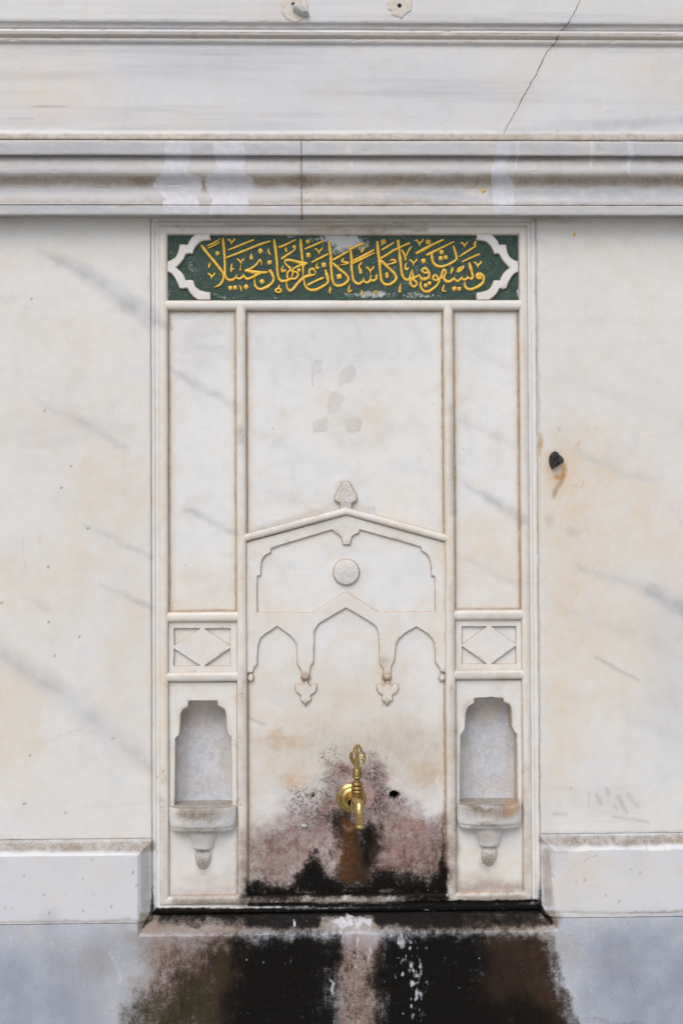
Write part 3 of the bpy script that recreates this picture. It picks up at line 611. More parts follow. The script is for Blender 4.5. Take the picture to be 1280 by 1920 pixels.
# lower frame bar, black gap, sill
line('black', [(468, 1695, 3), (640, 1697, 4.5), (840, 1694, 6), (1004, 1690, 4)], .95, 6, 3); line('black', [(760, 1684, 5), (835, 1683, 7)], .55, 8, 4); line('soil', [(470, 1687, 6), (560, 1687, 6)], .55, 8, 4); line('black', [(468, 1678, 2.5), (640, 1677, 2.5), (836, 1676, 2.5)], .95, 4, 2)
line('wash', [(575, 1685, 3), (650, 1685, 4), (750, 1684, 3)], .50, 6, 3); line('soil', [(330, 1689, 8), (840, 1687, 8)], .45, 8, 3); line('soil', [(330, 1690, 5), (440, 1692, 5)], .5, 7, 3); line('cool', [(330, 1688, 4), (430, 1690, 4)], .4, 6, 3); line('soil', [(862, 1686, 6), (980, 1684, 6)], .62, 8, 3); line('brown', [(862, 1676, 3), (976, 1673, 3)], .32, 7, 3); line('pink', [(320, 1680, 2), (440, 1678, 3)], .55, 6, 3)
area('black', [(292, 1702), (640, 1702), (1010, 1694), (1012, 1712), (640, 1716), (284, 1716)], .98, 6, 2); line('moss', [(290, 1703, 3), (440, 1706, 3)], .40, 6, 3); line('moss', [(880, 1700, 3), (1004, 1696, 3)], .40, 6, 3); line('moss', [(1006, 1640, 3), (1008, 1690, 5)], .42, 10, 3); line('black', [(1011, 1640, 1), (1012, 1700, 5)], .75, 9, 3); line('black', [(285, 1660, .5), (285, 1700, 5)], .72, 8, 3); line('moss', [(287, 1640, 2), (288, 1690, 4)], .35, 8, 3)
line('wash', [(790, 1707, 1), (818, 1708, 1.8)], .6, 3, 2); blob('wash', 802, 1668, 3, 2, .9, 0, 1); line('wash', [(838, 1676, 1), (841, 1688, 1.5)], .9, 3, 1)
line('soil', [(285, 1735, 12), (470, 1735, 12)], .36, 16, 6); line('pink', [(290, 1734, 9), (400, 1736, 9), (490, 1734, 8)], .36, 14, 6); line('cool', [(330, 1745, 4), (620, 1743, 5)], .8, 7, 4); line('cool', [(470, 1728, 10), (600, 1728, 10)], .9, 10, 5)
line('black', [(300, 1712, 3), (640, 1714, 3), (1010, 1708, 3)], .7, 7, 3); line('black', [(472, 1727, 7), (590, 1727, 9)], .58, 12, 8); line('black', [(712, 1724, 9), (850, 1722, 12)], .64, 12, 8); line('brown', [(850, 1727, 10), (1025, 1727, 9)], .47, 16, 8); line('pink', [(900, 1730, 8), (1020, 1730, 8)], .4, 12, 6); line('soil', [(860, 1738, 6), (1035, 1735, 6)], .5, 10, 5)
line('wash', [(630, 1728, 9), (650, 1728, 13), (690, 1728, 9)], .46, 18, 8); line('wash', [(470, 1745, .6), (620, 1744, 1)], .36, 4, 4); line('wash', [(700, 1744, .6), (860, 1744, 1), (1030, 1739, .6)], .30, 4, 4)
line('soil', [(270, 1730, 16), (600, 1730, 16)], .42, 14, 6); line('soil', [(715, 1727, 16), (1035, 1725, 16)], .55, 14, 6); line('cool', [(290, 1730, 14), (600, 1730, 14)], .55, 14, 6); line('wash', [(550, 1722, 2), (552, 1736, 2)], .7, 4, 3)
line('black', [(284, 1706, 4), (268, 1738, 2)], .7, 7, 3); line('black', [(1014, 1704, 5), (1034, 1732, 4)], .8, 7, 3); line('moss', [(276, 1728, 3), (300, 1722, 6)], .40, 9, 4)
# base slab under the sill (crops at 240,1560 and 640,1560)
c9 = frame_crop(240, 1560, 3.0476); c10 = frame_crop(640, 1560, 3.0476)
area('black', c9([(640, 610), (760, 600), (1000, 585), (1190, 605), (1215, 660), (1180, 760), (1130, 840), (1120, 960), (1160, 1100), (1180, 1880), (600, 1880), (590, 1000), (610, 900), (650, 800), (640, 700)]), .98, 84, 12)
area('brown', c9([(560, 600), (1200, 585), (1235, 660), (1200, 780), (1170, 900), (1190, 1100), (1190, 1880), (380, 1880), (440, 1050), (560, 900), (480, 760), (480, 690), (600, 700)]), .52, 46, 14)
area('pink', c9([(80, 590), (640, 585), (700, 900), (560, 1880), (250, 1880), (150, 900)]), .55, 90, 20); area('soil', c9([(70, 590), (640, 585), (700, 900), (560, 1880), (120, 1880), (130, 900)]), .42, 80, 20)
for cx, cy, rx, ry, s in [(390, 950, 90, 130, .55), (300, 800, 40, 70, .42), (530, 780, 70, 110, .42), (110, 960, 60, 90, .34), (60, 1060, 60, 80, .42), (450, 1060, 90, 80, .5), (250, 1070, 90, 60, .40)]:
    (x, y), = c9([(cx, cy)]); blob('moss', x, y, rx/3.05, ry/3.05, s, 0, 14)
for cx, cy, rx, ry, s in [(300, 1060, 90, 70, .42), (480, 700, 50, 90, .3), (360, 990, 60, 120, .36), (200, 1090, 60, 40, .36), (560, 850, 40, 100, .4)]:
    (x, y), = c9([(cx, cy)]); blob('brown', x, y, rx/3.05, ry/3.05, s, 0, 14)
for p in [[(285, 760), (300, 745), (325, 760), (400, 920)], [(280, 760), (285, 850)], [(160, 690), (240, 820)]]: line('moss', [(*q, 1.6) for q in c9(p)], .5, 5, 3)
area('pink', [(628, 1752), (712, 1752), (718, 1840), (712, 2170), (628, 2170), (632, 1840)], .62, 26, 10); area('speck', [(640, 1780), (712, 1780), (716, 2170), (628, 2170)], .7, 30, 10); area('wash', [(640, 1746), (706, 1746), (700, 1800), (664, 1830), (648, 1800)], .34, 26, 10); line('black', [(680, 1790, 3), (694, 1840, 5)], .5, 12, 8); blob('wash', 672, 1900, 34, 40, .25, 0, 8); blob('wash', 622, 1850, 5, 16, .36, 0, 6)
area('black', c10([(220, 590), (400, 565), (560, 560), (790, 575), (800, 700), (790, 900), (840, 1100), (860, 1880), (190, 1880), (210, 1000), (195, 850), (230, 700)]), .98, 76, 12)
area('brown', c10([(200, 590), (560, 556), (900, 560), (1120, 580), (1180, 650), (1190, 740), (1160, 860), (1230, 980), (1280, 1100), (1330, 1880), (180, 1880), (190, 900)]), .58, 44, 14)
area('soil', c10([(820, 560), (1200, 560), (1235, 640), (1190, 800), (1290, 1000), (1340, 1880), (820, 1880)]), .8, 40, 14); area('brown', c10([(800, 900), (1100, 850), (1260, 1020), (1340, 1880), (780, 1880)]), .40, 60, 16); area('black', c10([(780, 980), (1040, 980), (1200, 1080), (1300, 1880), (780, 1880)]), .42, 60, 16)
for p in [[(870, 600), (930, 560)], [(1010, 600), (1130, 780)], [(1060, 640), (1190, 800)], [(900, 700), (1010, 900)]]: line('brown', [(*q, 5) for q in c10(p)], .4, 16, 8)
for cx, cy, rx, ry, s in [(345, 730, 14, 40, .40), (400, 770, 70, 90, .28), (350, 820, 12, 10, .62), (390, 870, 60, 14, .40), (260, 850, 12, 10, .5), (245, 960, 16, 30, .38), (250, 1030, 34, 26, .40), (440, 930, 70, 60, .30), (400, 620, 40, 60, .34), (330, 610, 40, 40, .42), (285, 590, 9, 9, .6), (480, 850, 40, 100, .36), (420, 1060, 60, 60, .42), (300, 700, 80, 120, .24)]:
    (x, y), = c10([(cx, cy)]); blob('wash', x, y, rx/3.05, ry/3.05, s, 0, 8)
line('wash', [(*q, w) for q, w in zip(c9([(1150, 830), (1170, 860), (1160, 930)]), (3, 3, 4))], .55, 6, 6)
# base slab, clean ends
for p in [[(1078, 1770, .8), (1092, 1771, .8)], [(1190, 1865, .8), (1178, 1818, .8)]]: line('soil', p, .6, 3, 2)
line('vein', [(1100, 1800, 8), (1160, 1870, 12), (1220, 1990, 12)], .22, 26, 12); blob('soil', 175, 1800, 30, 40, .22, 0, 12)
line('moss', [(258, 1760, 5), (262, 1850, 8), (230, 1910, 12)], .26, 24, 14); line('brown', [(1080, 1905, 5), (1200, 1925, 6)], .35, 20, 12)

# second pass over the stained zone
area('brown', c8([(575, 505), (650, 515), (720, 590), (800, 560), (815, 700), (790, 800), (770, 915), (585, 930), (596, 800), (590, 660), (545, 560)]), .42, 34, 12)
line('rust', [(*p, 7) for p in c8([(640, 600), (625, 720), (640, 850)])], .55, 16, 10); line('rust', [(*p, 5) for p in c8([(630, 560), (720, 580)])], .7, 10, 8); blob('brown', 652, 1552, 14, 6, -.5, 0, 6)
for cx, cy, rx, ry, s in [(1000, 700, 190, 120, .42), (1140, 780, 70, 120, .42), (880, 760, 90, 90, .36), (250, 790, 130, 70, .22), (450, 620, 110, 80, .24), (620, 420, 80, 90, .26), (860, 420, 70, 90, .34)]:
    (cx, cy), = c8([(cx, cy)]); blob('soil', cx, cy, rx/3.05, ry/3.05, s, 0, 18)
for cx, cy, rx, ry, s in [(1010, 780, 150, 60, .30), (1150, 700, 50, 140, .32), (830, 680, 50, 100, .34), (520, 700, 40, 120, .24), (620, 470, 50, 50, .34), (840, 400, 40, 60, .28), (640, 240, 40, 30, .22), (800, 270, 40, 40, .26)]:
    (cx, cy), = c8([(cx, cy)]); blob('brown', cx, cy, rx/3.05, ry/3.05, s, 0, 16)
# sill face
area('black', [(468, 1716), (600, 1716), (604, 1742), (480, 1742)], .50, 18, 8); area('black', [(708, 1714), (862, 1713), (866, 1738), (712, 1740)], .58, 18, 8); area('brown', [(846, 1712), (1018, 1708), (1036, 1736), (850, 1742)], .46, 14, 8)
area('soil', [(284, 1716), (470, 1718), (480, 1746), (262, 1746)], .45, 10, 6); area('pink', [(284, 1716), (470, 1718), (480, 1746), (262, 1746)], .25, 10, 8); line('black', [(285, 1714, 3), (470, 1718, 3)], .42, 8, 4); line('moss', [(285, 1718, 4), (320, 1722, 4)], .45, 10, 5)
area('black', [(440, 1676), (580, 1676), (600, 1699), (440, 1699)], .34, 10, 5); area('black', [(740, 1676), (838, 1672), (838, 1698), (740, 1699)], .42, 10, 5); area('soil', [(862, 1677), (980, 1674), (996, 1694), (862, 1698)], .45, 8, 4)
# base slab below the sill
area('brown', [(300, 1830), (430, 1790), (470, 1760), (470, 2170), (215, 2170), (240, 1890)], .42, 60, 18); area('moss', [(225, 1880), (300, 1850), (400, 1860), (420, 2170), (190, 2170)], .42, 60, 18); area('soil', [(250, 1760), (460, 1752), (470, 2170), (200, 2170)], .40, 50, 18)
area('brown', [(880, 1756), (1000, 1756), (1040, 1830), (1060, 2170), (880, 2170)], .50, 60, 18); area('black', [(880, 1860), (1000, 1880), (1070, 1920), (1080, 2170), (880, 2170)], .36, 60, 18); area('brown', [(628, 1770), (716, 1770), (716, 2170), (628, 2170)], .20, 30, 10)
line('brown', [(1036, 1760, 3), (1050, 1850, 6), (1082, 1925, 8)], .5, 20, 10); area('cool', [(1070, 1740), (1330, 1720), (1330, 2170), (1100, 2170)], .42, 60, 12); area('cool', [(-60, 1790), (120, 1790), (230, 2170), (-60, 2170)], .34, 80, 12)  # both cool areas put the dimmer light of the lower corners into the colour
for k in range(40):
    x = random.uniform(1060, 1280); y = random.uniform(1740, 1920); l = random.uniform(8, 34); line(random.choice(['soil', 'wash', 'vein']), [(x, y, .5), (x+l*.45, y+l, .8)], random.uniform(.15, .35), 4, 2)
for k in range(30):
    x = random.uniform(900, 1030); y = random.uniform(1760, 1900); l = random.uniform(20, 60); line(random.choice(['brown', 'black', 'brown', 'soil']), [(x, y, .8), (x+l*.35, y+l, 2.2)], random.uniform(.25, .5), 6, 3)
# cornice: more weathering between the wash marks
for x0, x1, s in [(-80, 270, .34), (480, 560, .3), (570, 640, .25), (690, 920, .42), (970, 1360, .40)]:
    line('soil', [(x0, 340, 9), (x1, 340, 9)], s, 18, 5); line('soil', [(x0, 306, 6), (x1, 306, 6)], s*.5, 16, 4)
line('soil', [(-80, 380, 2), (1360, 381, 2)], .5, 7, 3); line('soil', [(-80, 258, 6), (1360, 258, 6)], .35, 8, 2); line('warm', [(-80, 258, 6), (1360, 258, 6)], .5, 8, 2); line('warm', [(-80, 338, 12), (1360, 338, 12)], .35, 18, 4); line('warm', [(-80, 67, 7), (1360, 72, 7)], .35, 8, 2)

area('soil', [(628, 1770), (716, 1770), (716, 2170), (628, 2170)], .42, 24, 10); blob('brown', 632, 1800, 10, 60, .45, 0, 10); blob('brown', 712, 1820, 10, 60, .5, 0, 10); blob('brown', 690, 1850, 14, 30, .3, 0, 10)
area('soil', c8([(70, 620), (300, 560), (560, 520), (580, 930), (60, 930)]), .34, 60, 20); area('soil', c8([(820, 520), (1200, 560), (1200, 930), (800, 930)]), .36, 60, 20); area('pink', c8([(820, 560), (1200, 600), (1200, 900), (800, 900)]), .34, 50, 20)
area('soil', [(265, 1712), (1036, 1708), (1040, 1746), (264, 1750)], .35, 6, 4); area('cool', [(290, 1714), (620, 1716), (620, 1748), (268, 1748)], .6, 10, 6)
area('soil', [(330, 1681), (840, 1677), (840, 1698), (330, 1700)], .34, 6, 3)

for x, y, r, s in [(640, 1765, 20, .3), (700, 1775, 18, .3), (545, 1800, 40, .25), (770, 1820, 50, .2)]: blob('wash', x, y, r*.5, r, s, 0, 10)
for k in range(90):
    x = random.choice([random.uniform(460, 640), random.uniform(715, 900), random.uniform(740, 800)]); y = random.uniform(1756, 1915); blob('wash', x, y, random.uniform(1, 3), random.uniform(1, 5), random.uniform(.25, .55), 0, 4)
for k in range(70):
    x = random.uniform(300, 470); y = random.uniform(1752, 1860); l = random.uniform(15, 70); line(random.choice(['brown', 'moss', 'soil', 'black', 'soil']), [(x, y, .8), (x-l*.12, y+l, 2.6)], random.uniform(.2, .42), 7, 4)
for k in range(26):
    x = random.uniform(480, 620); y = random.uniform(1752, 1780); l = random.uniform(30, 130); line('brown', [(x, y, 1.5), (x+random.uniform(-6, 6), y+l, 4)], random.uniform(.2, .5), 8, 4)
area('black', [(468, 1716), (606, 1716), (604, 1740), (478, 1740)], .34, 14, 8); area('black', [(708, 1714), (862, 1713), (866, 1738), (712, 1740)], .34, 14, 8)

# broad iron and clay tints on the slabs
for cx, cy, rx, ry, s, r in [(1060, 1050, 60, 260, .34, 4), (1150, 900, 120, 120, .26, 0), (1090, 860, 70, 60, .30, 0), (1180, 1180, 110, 150, .24, 0), (1120, 1080, 60, 60, .3, 0), (1060, 1400, 60, 120, .22, 0), (1240, 1010, 60, 80, .2, 0), (1200, 480, 120, 60, .16, 0), (1090, 620, 90, 90, .14, 0),
    (210, 920, 90, 110, .30, 0), (60, 800, 110, 60, .22, 15), (150, 640, 140, 50, .18, 0), (30, 1350, 60, 140, .34, 0), (240, 1260, 60, 160, .24, 0), (110, 1090, 120, 90, .22, 0), (120, 480, 90, 40, .16, 0), (250, 450, 50, 40, .18, 0), (90, 1490, 60, 60, .14, 0),
    (650, 1400, 190, 60, .38, 0), (520, 1440, 70, 50, .3, 0), (790, 1420, 60, 60, .34, 0), (650, 1290, 170, 60, .22, 0), (570, 1370, 60, 30, .3, 0), (700, 760, 90, 70, .16, 0), (560, 960, 90, 40, .2, 0), (760, 940, 80, 50, .2, 0), (915, 1060, 70, 90, .24, 0), (380, 1100, 60, 60, .2, 0), (380, 1640, 60, 60, .14, 0), (915, 1640, 60, 60, .2, 0),
    (390, 1340, 60, 60, .1, 0), (1100, 1660, 80, 50, .2, 0), (1250, 1640, 60, 50, .12, 0), (120, 170, 120, 70, .2, 0), (1000, 130, 60, 60, .18, 0), (1220, 140, 80, 60, .12, 0), (420, 20, 200, 30, .1, 0)]:
    blob('warm', cx, cy, rx, ry, s, r, 26)
blob('soil', 650, 1390, 190, 60, .13, 0, 20); blob('soil', 640, 1300, 170, 60, .07, 0, 20); blob('soil', 760, 1440, 70, 60, .14, 0, 16)
# purple and dark halo of the tap, dark run below it
for cx, cy, rx, ry, s in [(640, 240, 70, 40, .5), (830, 300, 50, 70, .5), (560, 330, 40, 80, .4), (820, 440, 60, 80, .5), (540, 470, 60, 80, .45), (860, 560, 90, 60, .4), (440, 520, 110, 60, .35), (940, 420, 50, 40, .4)]:
    (x, y), = c8([(cx, cy)]); blob('pink', x, y, rx/3.05, ry/3.05, s, 0, 14); blob('soil', x, y, rx/3.4, ry/3.4, s*.5, 0, 14)
area('brown', c8([(560, 520), (660, 540), (760, 540), (820, 600), (800, 760), (860, 860), (560, 900), (590, 760)]), .32, 60, 18); line('black', [(*p, 6) for p in c8([(745, 590), (755, 700), (740, 800)])], .5, 22, 9); line('rust', [(*p, 10) for p in c8([(640, 600), (640, 760), (650, 880)])], .5, 20, 10)
for k in range(120):
    x = random.gauss(655, 62); y = random.uniform(1500, 1650); l = random.uniform(6, 26); line(random.choice(['soil', 'pink', 'brown', 'speck', 'soil']), [(x, y, .6), (x+random.uniform(-2, 2), y+l, 1.6)], random.uniform(.2, .5), 5, 4)
for x, y, r in [(645, 1549, 3), (655, 1553, 4), (668, 1556, 3), (640, 1556, 2.5)]: blob('rust', x+3, y+3, r*1.6, r*1.6, .5, 0, 3)
# base slab: paler and mottled near the joint, dim light painted into the ground corners
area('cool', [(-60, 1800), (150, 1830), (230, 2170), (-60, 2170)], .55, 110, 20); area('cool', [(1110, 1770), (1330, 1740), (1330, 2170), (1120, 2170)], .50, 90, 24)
for cx, cy, rx, ry, s in [(215, 1780, 40, 46, .30), (60, 1765, 70, 26, .26), (1080, 1760, 40, 40, .24), (230, 1850, 24, 40, .25), (1110, 1850, 30, 30, .2), (1180, 1740, 60, 16, .2), (1250, 1800, 20, 30, .2)]: blob('wash', cx, cy, rx, ry, s, 0, 16)
for cx, cy, rx, ry, s in [(190, 1810, 40, 50, .20), (240, 1760, 24, 30, .3), (1060, 1790, 24, 40, .3), (1150, 1800, 60, 40, .14), (120, 1790, 40, 30, .12)]: blob('soil', cx, cy, rx, ry, s, 0, 18)
for k in range(46):
    x = random.choice([random.uniform(0, 250), random.uniform(1060, 1280)]); y = random.uniform(1580, 1915); blob('soil', x, y, random.uniform(1, 2.4), random.uniform(1, 3), random.uniform(.3, .7), 0, 2)

line('soil', [(-60, 1588, 9), (282, 1586, 10)], .62, 8, 2); line('soil', [(1018, 1575, 9), (1150, 1576, 10), (1330, 1572, 9)], .60, 8, 3); line('soil', [(272, 1604, 9), (273, 1712, 9)], .30, 8, 2); line('soil', [(1024, 1598, 9), (1027, 1694, 9)], .34, 8, 3)
for cx, cy, rx, ry, s in [(378, 1528, 36, 14, .85), (410, 1520, 20, 14, .5), (345, 1522, 16, 12, .5), (910, 1520, 44, 14, .85), (950, 1525, 16, 14, .6), (378, 1556, 46, 6, .5), (914, 1552, 46, 6, .55), (378, 1585, 20, 16, .18), (914, 1580, 24, 18, .25), (379, 1622, 14, 16, .4), (914, 1614, 15, 18, .5)]: blob('soil', cx, cy, rx, ry, s, 0, 6)
for cx, cy, rx, ry, s in [(380, 1345, 44, 24, .34), (345, 1420, 10, 80, .2), (425, 1420, 10, 60, .3), (915, 1335, 44, 24, .4), (955, 1420, 10, 70, .25), (875, 1420, 8, 80, .2), (380, 1470, 40, 20, .18), (915, 1465, 40, 20, .2)]: blob('warm', cx, cy, rx, ry, s, 0, 10); blob('soil', cx, cy, rx, ry, s*.5, 0, 12)
area('black', c8([(60, 885), (140, 892), (300, 905), (360, 865), (415, 790), (450, 725), (490, 745), (525, 845), (570, 880), (620, 925), (760, 915), (800, 845), (860, 815), (940, 865), (1020, 855), (1100, 865), (1160, 845), (1188, 760), (1215, 970), (60, 970)]), .72, 30, 8)
area('black', [(455, 1758), (628, 1756), (640, 1800), (618, 1850), (620, 2170), (440, 2170), (452, 1850)], .5, 40, 10); area('black', [(725, 1756), (895, 1756), (900, 2170), (708, 2170), (716, 1830)], .5, 40, 10)
line('warm', [(452, 600, 7), (455, 1660, 7)], .22, 10, 4); line('warm', [(842, 600, 7), (848, 1660, 7)], .30, 10, 4); line('warm', [(307, 440, 6), (308, 1690, 6)], .2, 10, 4); line('warm', [(981, 440, 6), (988, 1690, 6)], .26, 10, 4)

# third pass: darker, wetter sill and base, rust by the iron
area('soil', [(265, 1712), (1036, 1708), (1040, 1746), (264, 1750)], .55, 6, 4); area('black', [(290, 1712), (470, 1714), (470, 1738), (300, 1736)], .30, 16, 8); area('black', [(850, 1712), (1012, 1708), (1030, 1732), (850, 1738)], .30, 16, 8); area('brown', [(330, 1712), (1012, 1708), (1020, 1730), (330, 1734)], .22, 14, 8)
area('soil', [(280, 1756), (460, 1752), (460, 2170), (240, 2170)], .45, 60, 18); area('brown', [(330, 1756), (460, 1752), (460, 2170), (300, 2170)], .26, 60, 20); area('soil', [(626, 1780), (718, 1780), (718, 2170), (626, 2170)], .40, 30, 10); area('rust', [(640, 1790), (710, 1790), (710, 2170), (640, 2170)], .16, 30, 10)
area('black', [(640, 1752), (628, 2170), (600, 2170), (610, 1800)], .4, 16, 8); area('black', [(890, 1756), (960, 1760), (1000, 1850), (1050, 1920), (1060, 2170), (880, 2170)], .34, 50, 16); area('brown', [(890, 1752), (1030, 1756), (1040, 1830), (1080, 1930), (1090, 2170), (890, 2170)], .5, 40, 16)
area('black', [(440, 1752), (470, 1752), (440, 1850), (430, 2170), (380, 2170), (410, 1880)], .35, 40, 14)
for k in range(50):
    x = random.uniform(640, 712); y = random.uniform(1770, 1915); blob(random.choice(['brown', 'brown', 'black', 'soil']), x, y, random.uniform(1.5, 4), random.uniform(2, 8), random.uniform(.3, .6), 0, 5)
blob('rust', 1056, 884, 5, 13, .9, 12, 2); blob('rust', 1047, 895, 9, 5, .9, 0, 2); line('rust', [(1054, 893, 3), (1046, 912, 3), (1038, 930, 2)], .5, 6, 2); blob('warm', 1040, 890, 24, 34, .5, 0, 6); line('rust', [(1010, 815, 2), (1011, 855, 2)], .7, 5, 2)
for cx, cy, rx, ry, s in [(520, 1388, 44, 14, .30), (548, 1464, 28, 18, .34), (803, 1452, 28, 18, .28)]: blob('rust', cx, cy, rx, ry, s, 0, 14)
area('soil', [(468, 1380), (833, 1360), (833, 1500), (468, 1520)], .14, 50, 20); area('warm', [(468, 1290), (833, 1290), (833, 1480), (468, 1480)], .22, 70, 20)

area('soil', [(262, 1710), (620, 1714), (620, 1749), (258, 1750)], .6, 5, 3); area('soil', [(705, 1714), (1036, 1708), (1044, 1742), (705, 1749)], .6, 5, 3); area('cool', [(290, 1712), (620, 1714), (620, 1750), (266, 1750)], .55, 8, 4); area('brown', [(300, 1712), (600, 1714), (600, 1736), (300, 1738)], .30, 16, 8); area('black', [(300, 1710), (1010, 1706), (1016, 1722), (300, 1726)], .32, 10, 5)

area('pink', [(262, 1708), (1036, 1704), (1046, 1745), (256, 1750)], -.62, 4, 2); area('brown', [(285, 1753), (470, 1752), (470, 1900), (270, 1900)], .24, 50, 18); area('soil', [(285, 1754), (470, 1753), (470, 2100), (270, 2100)], .35, 50, 18)
area('black', [(300, 1708), (1012, 1704), (1020, 1730), (300, 1733)], .20, 12, 6); area('wash', [(600, 1712), (710, 1712), (706, 1748), (610, 1748)], .22, 14, 8)
for k in range(60):
    x = random.uniform(290, 1020); y = random.uniform(1714, 1740); line(random.choice(['black', 'brown', 'soil', 'pink', 'cool']), [(x, y, 1.5), (x+random.uniform(6, 26), y+random.uniform(-2, 2), 3)], random.uniform(.25, .6), 6, 4)

area('soil', [(262, 1710), (600, 1714), (600, 1744), (266, 1744)], .5, 6, 3); area('soil', [(712, 1714), (1036, 1708), (1044, 1738), (712, 1744)], .5, 6, 3); area('black', [(290, 1708), (600, 1712), (600, 1738), (296, 1740)], .24, 14, 8); area('black', [(712, 1712), (1014, 1705), (1026, 1734), (712, 1740)], .26, 14, 8)
blob('rust', 958, 1518, 16, 16, .55, 0, 5); blob('rust', 925, 1530, 20, 8, .3, 0, 5); blob('rust', 660, 1600, 16, 40, .5, 0, 10); blob('wash', 378, 1540, 18, 6, .5, 0, 4); blob('wash', 905, 1512, 20, 8, .42, 0, 4)
# inscription band: worn paint
for cx, cy, rx, ry, s in [(620, 447, 50, 9, .75), (648, 452, 30, 14, .75), (636, 466, 30, 12, .62), (680, 458, 20, 16, .5), (545, 444, 14, 4, .6), (760, 446, 14, 5, .4), (360, 500, 12, 22, .42), (372, 520, 8, 14, .40), (690, 552, 60, 6, .5), (780, 556, 50, 6, .55), (420, 557, 40, 5, .45), (515, 557, 20, 5, .42), (760, 520, 60, 30, .20), (820, 520, 60, 30, .22), (318, 548, 4, 14, .5), (969, 550, 4, 10, .7), (705, 548, 20, 8, .55), (840, 470, 20, 20, .22), (790, 500, 20, 14, .25), (670, 540, 30, 16, .25), (318, 475, 4, 8, .5), (935, 515, 20, 14, .16), (720, 480, 80, 30, .12), (952, 545, 16, 8, .3)]:
    blob('wash', cx, cy, rx, ry, s, 0, 6)
# niches, shelves, drops
for cx, cy, rx, ry, s in [(378, 1525, 34, 12, .5), (345, 1524, 14, 10, .4), (908, 1516, 40, 12, .5), (915, 1546, 30, 6, .55), (372, 1556, 30, 5, .45), (378, 1620, 10, 10, .4), (913, 1612, 12, 12, .5), (383, 1650, 40, 14, .24), (900, 1650, 40, 16, .34), (430, 1640, 14, 20, .2), (375, 1598, 8, 4, .7), (345, 1345, 14, 22, .15), (880, 1330, 16, 18, .3), (410, 1335, 16, 20, .26), (645, 915, 16, 16, .35), (649, 1072, 20, 20, .16), (573, 1268, 8, 8, .6), (723, 1270, 9, 12, .5), (725, 1318, 9, 8, .5), (574, 1318, 6, 6, .5), (650, 1015, 6, 5, .4), (722, 1240, 10, 8, .5)]:
    blob('soil', cx, cy, rx, ry, s, 0, 5)
for cx, cy, rx, ry, s in [(378, 1525, 44, 14, .9), (910, 1518, 46, 16, .9), (378, 1620, 14, 16, .9), (913, 1612, 15, 18, .9), (645, 920, 18, 22, .9), (649, 1072, 24, 24, .6), (640, 1520, 130, 80, .5), (851, 1580, 10, 110, .4), (560, 975, 100, 20, .3), (740, 975, 90, 20, .3), (985, 1500, 8, 150, .3), (1060, 1600, 30, 40, .4)]:
    blob('pit', cx, cy, rx, ry, s, 0, 6)
blob('rust', 962, 1515, 15, 18, .62, 0, 5); blob('rust', 905, 1568, 16, 8, .25, 0, 4); blob('wash', 378, 1541, 20, 7, .35, 0, 4); blob('wash', 905, 1512, 24, 9, .30, 0, 4); blob('wash', 905, 1414, 24, 3, .22, 0, 2); blob('soil', 952, 1398, 3, 4, .4, 30, 1)
line('soil', [(326, 1506, 3), (436, 1505, 3)], .4, 6, 2); line('soil', [(862, 1503, 3), (972, 1500, 3)], .4, 6, 2)
line('pink', [(330, 1672, 5), (440, 1668, 8)], .28, 12, 6); line('pink', [(860, 1664, 8), (975, 1660, 9)], .4, 14, 6); line('soil', [(860, 1668, 5), (975, 1664, 5)], .4, 12, 5); line('moss', [(440, 1660, 2), (441, 1676, 3)], .5, 5, 2)
# ------------------------------------------------------------------ reference lines (metres)
XL, XR = -2.2, 2.2
P_L, P_R = ux(284, 1050), ux(1008, 1050)                 # edges of the panel recess
B_L0, B_L1 = ux(297, 1050), ux(316, 1050)                # outer bead, left
B_R0, B_R1 = ux(975.5, 1050), ux(995.5, 1050)
ML0, ML1 = ux(442.5, 1050), ux(463, 1050)                # inner uprights
MR0, MR1 = ux(833, 1050), ux(853.5, 1050)
def zav(yl, yr): return (uz(yl, 380)+uz(yr, 915))/2
Z_CORN = uz(404.5); Z_TOP = uz(406)
Z_BT0, Z_BT1 = uz(420, 640), uz(440.5, 640)               # top outer bead
Z_G1 = uz(561); Z_F0 = uz(581)
Z_C0, Z_C1 = zav(1147, 1143.6), zav(1167.5, 1164)
Z_E0, Z_E1 = zav(1260, 1256), zav(1280, 1275.5)
Z_K0, Z_K1 = zav(1681, 1674.5), zav(1698, 1692)           # bottom bead
Z_PB = zav(1713, 1706)
Z_PL = (uz(1575, 140)+uz(1561, 1150))/2                   # plinth top
Z_PJ = (uz(1727, 140)+uz(1709.5, 1150))/2                 # plinth foot joint
D_FIELD = -.013

# ------------------------------------------------------------------ ground
gx = np.concatenate([np.linspace(-14, -3, 8), np.linspace(-2.6, 2.6, 14), np.linspace(3, 14, 8)])
V = []; q = []
ys = np.concatenate([np.linspace(0.3, -3, 10), np.linspace(-4, -25, 10)])
for y in ys:
    for x in gx: V.append((x, y, .0))
n = len(gx)
for j in range(len(ys)-1):
    for i in range(n-1): q.append([j*n+i, (j+1)*n+i, (j+1)*n+i+1, j*n+i+1])
g_ = mesh_obj('ground', np.array(V), q, M_PAVE, smooth=0, stains=False); tag(g_, 'pale stone paving in front of the fountain wall', 'paving', kind='structure')

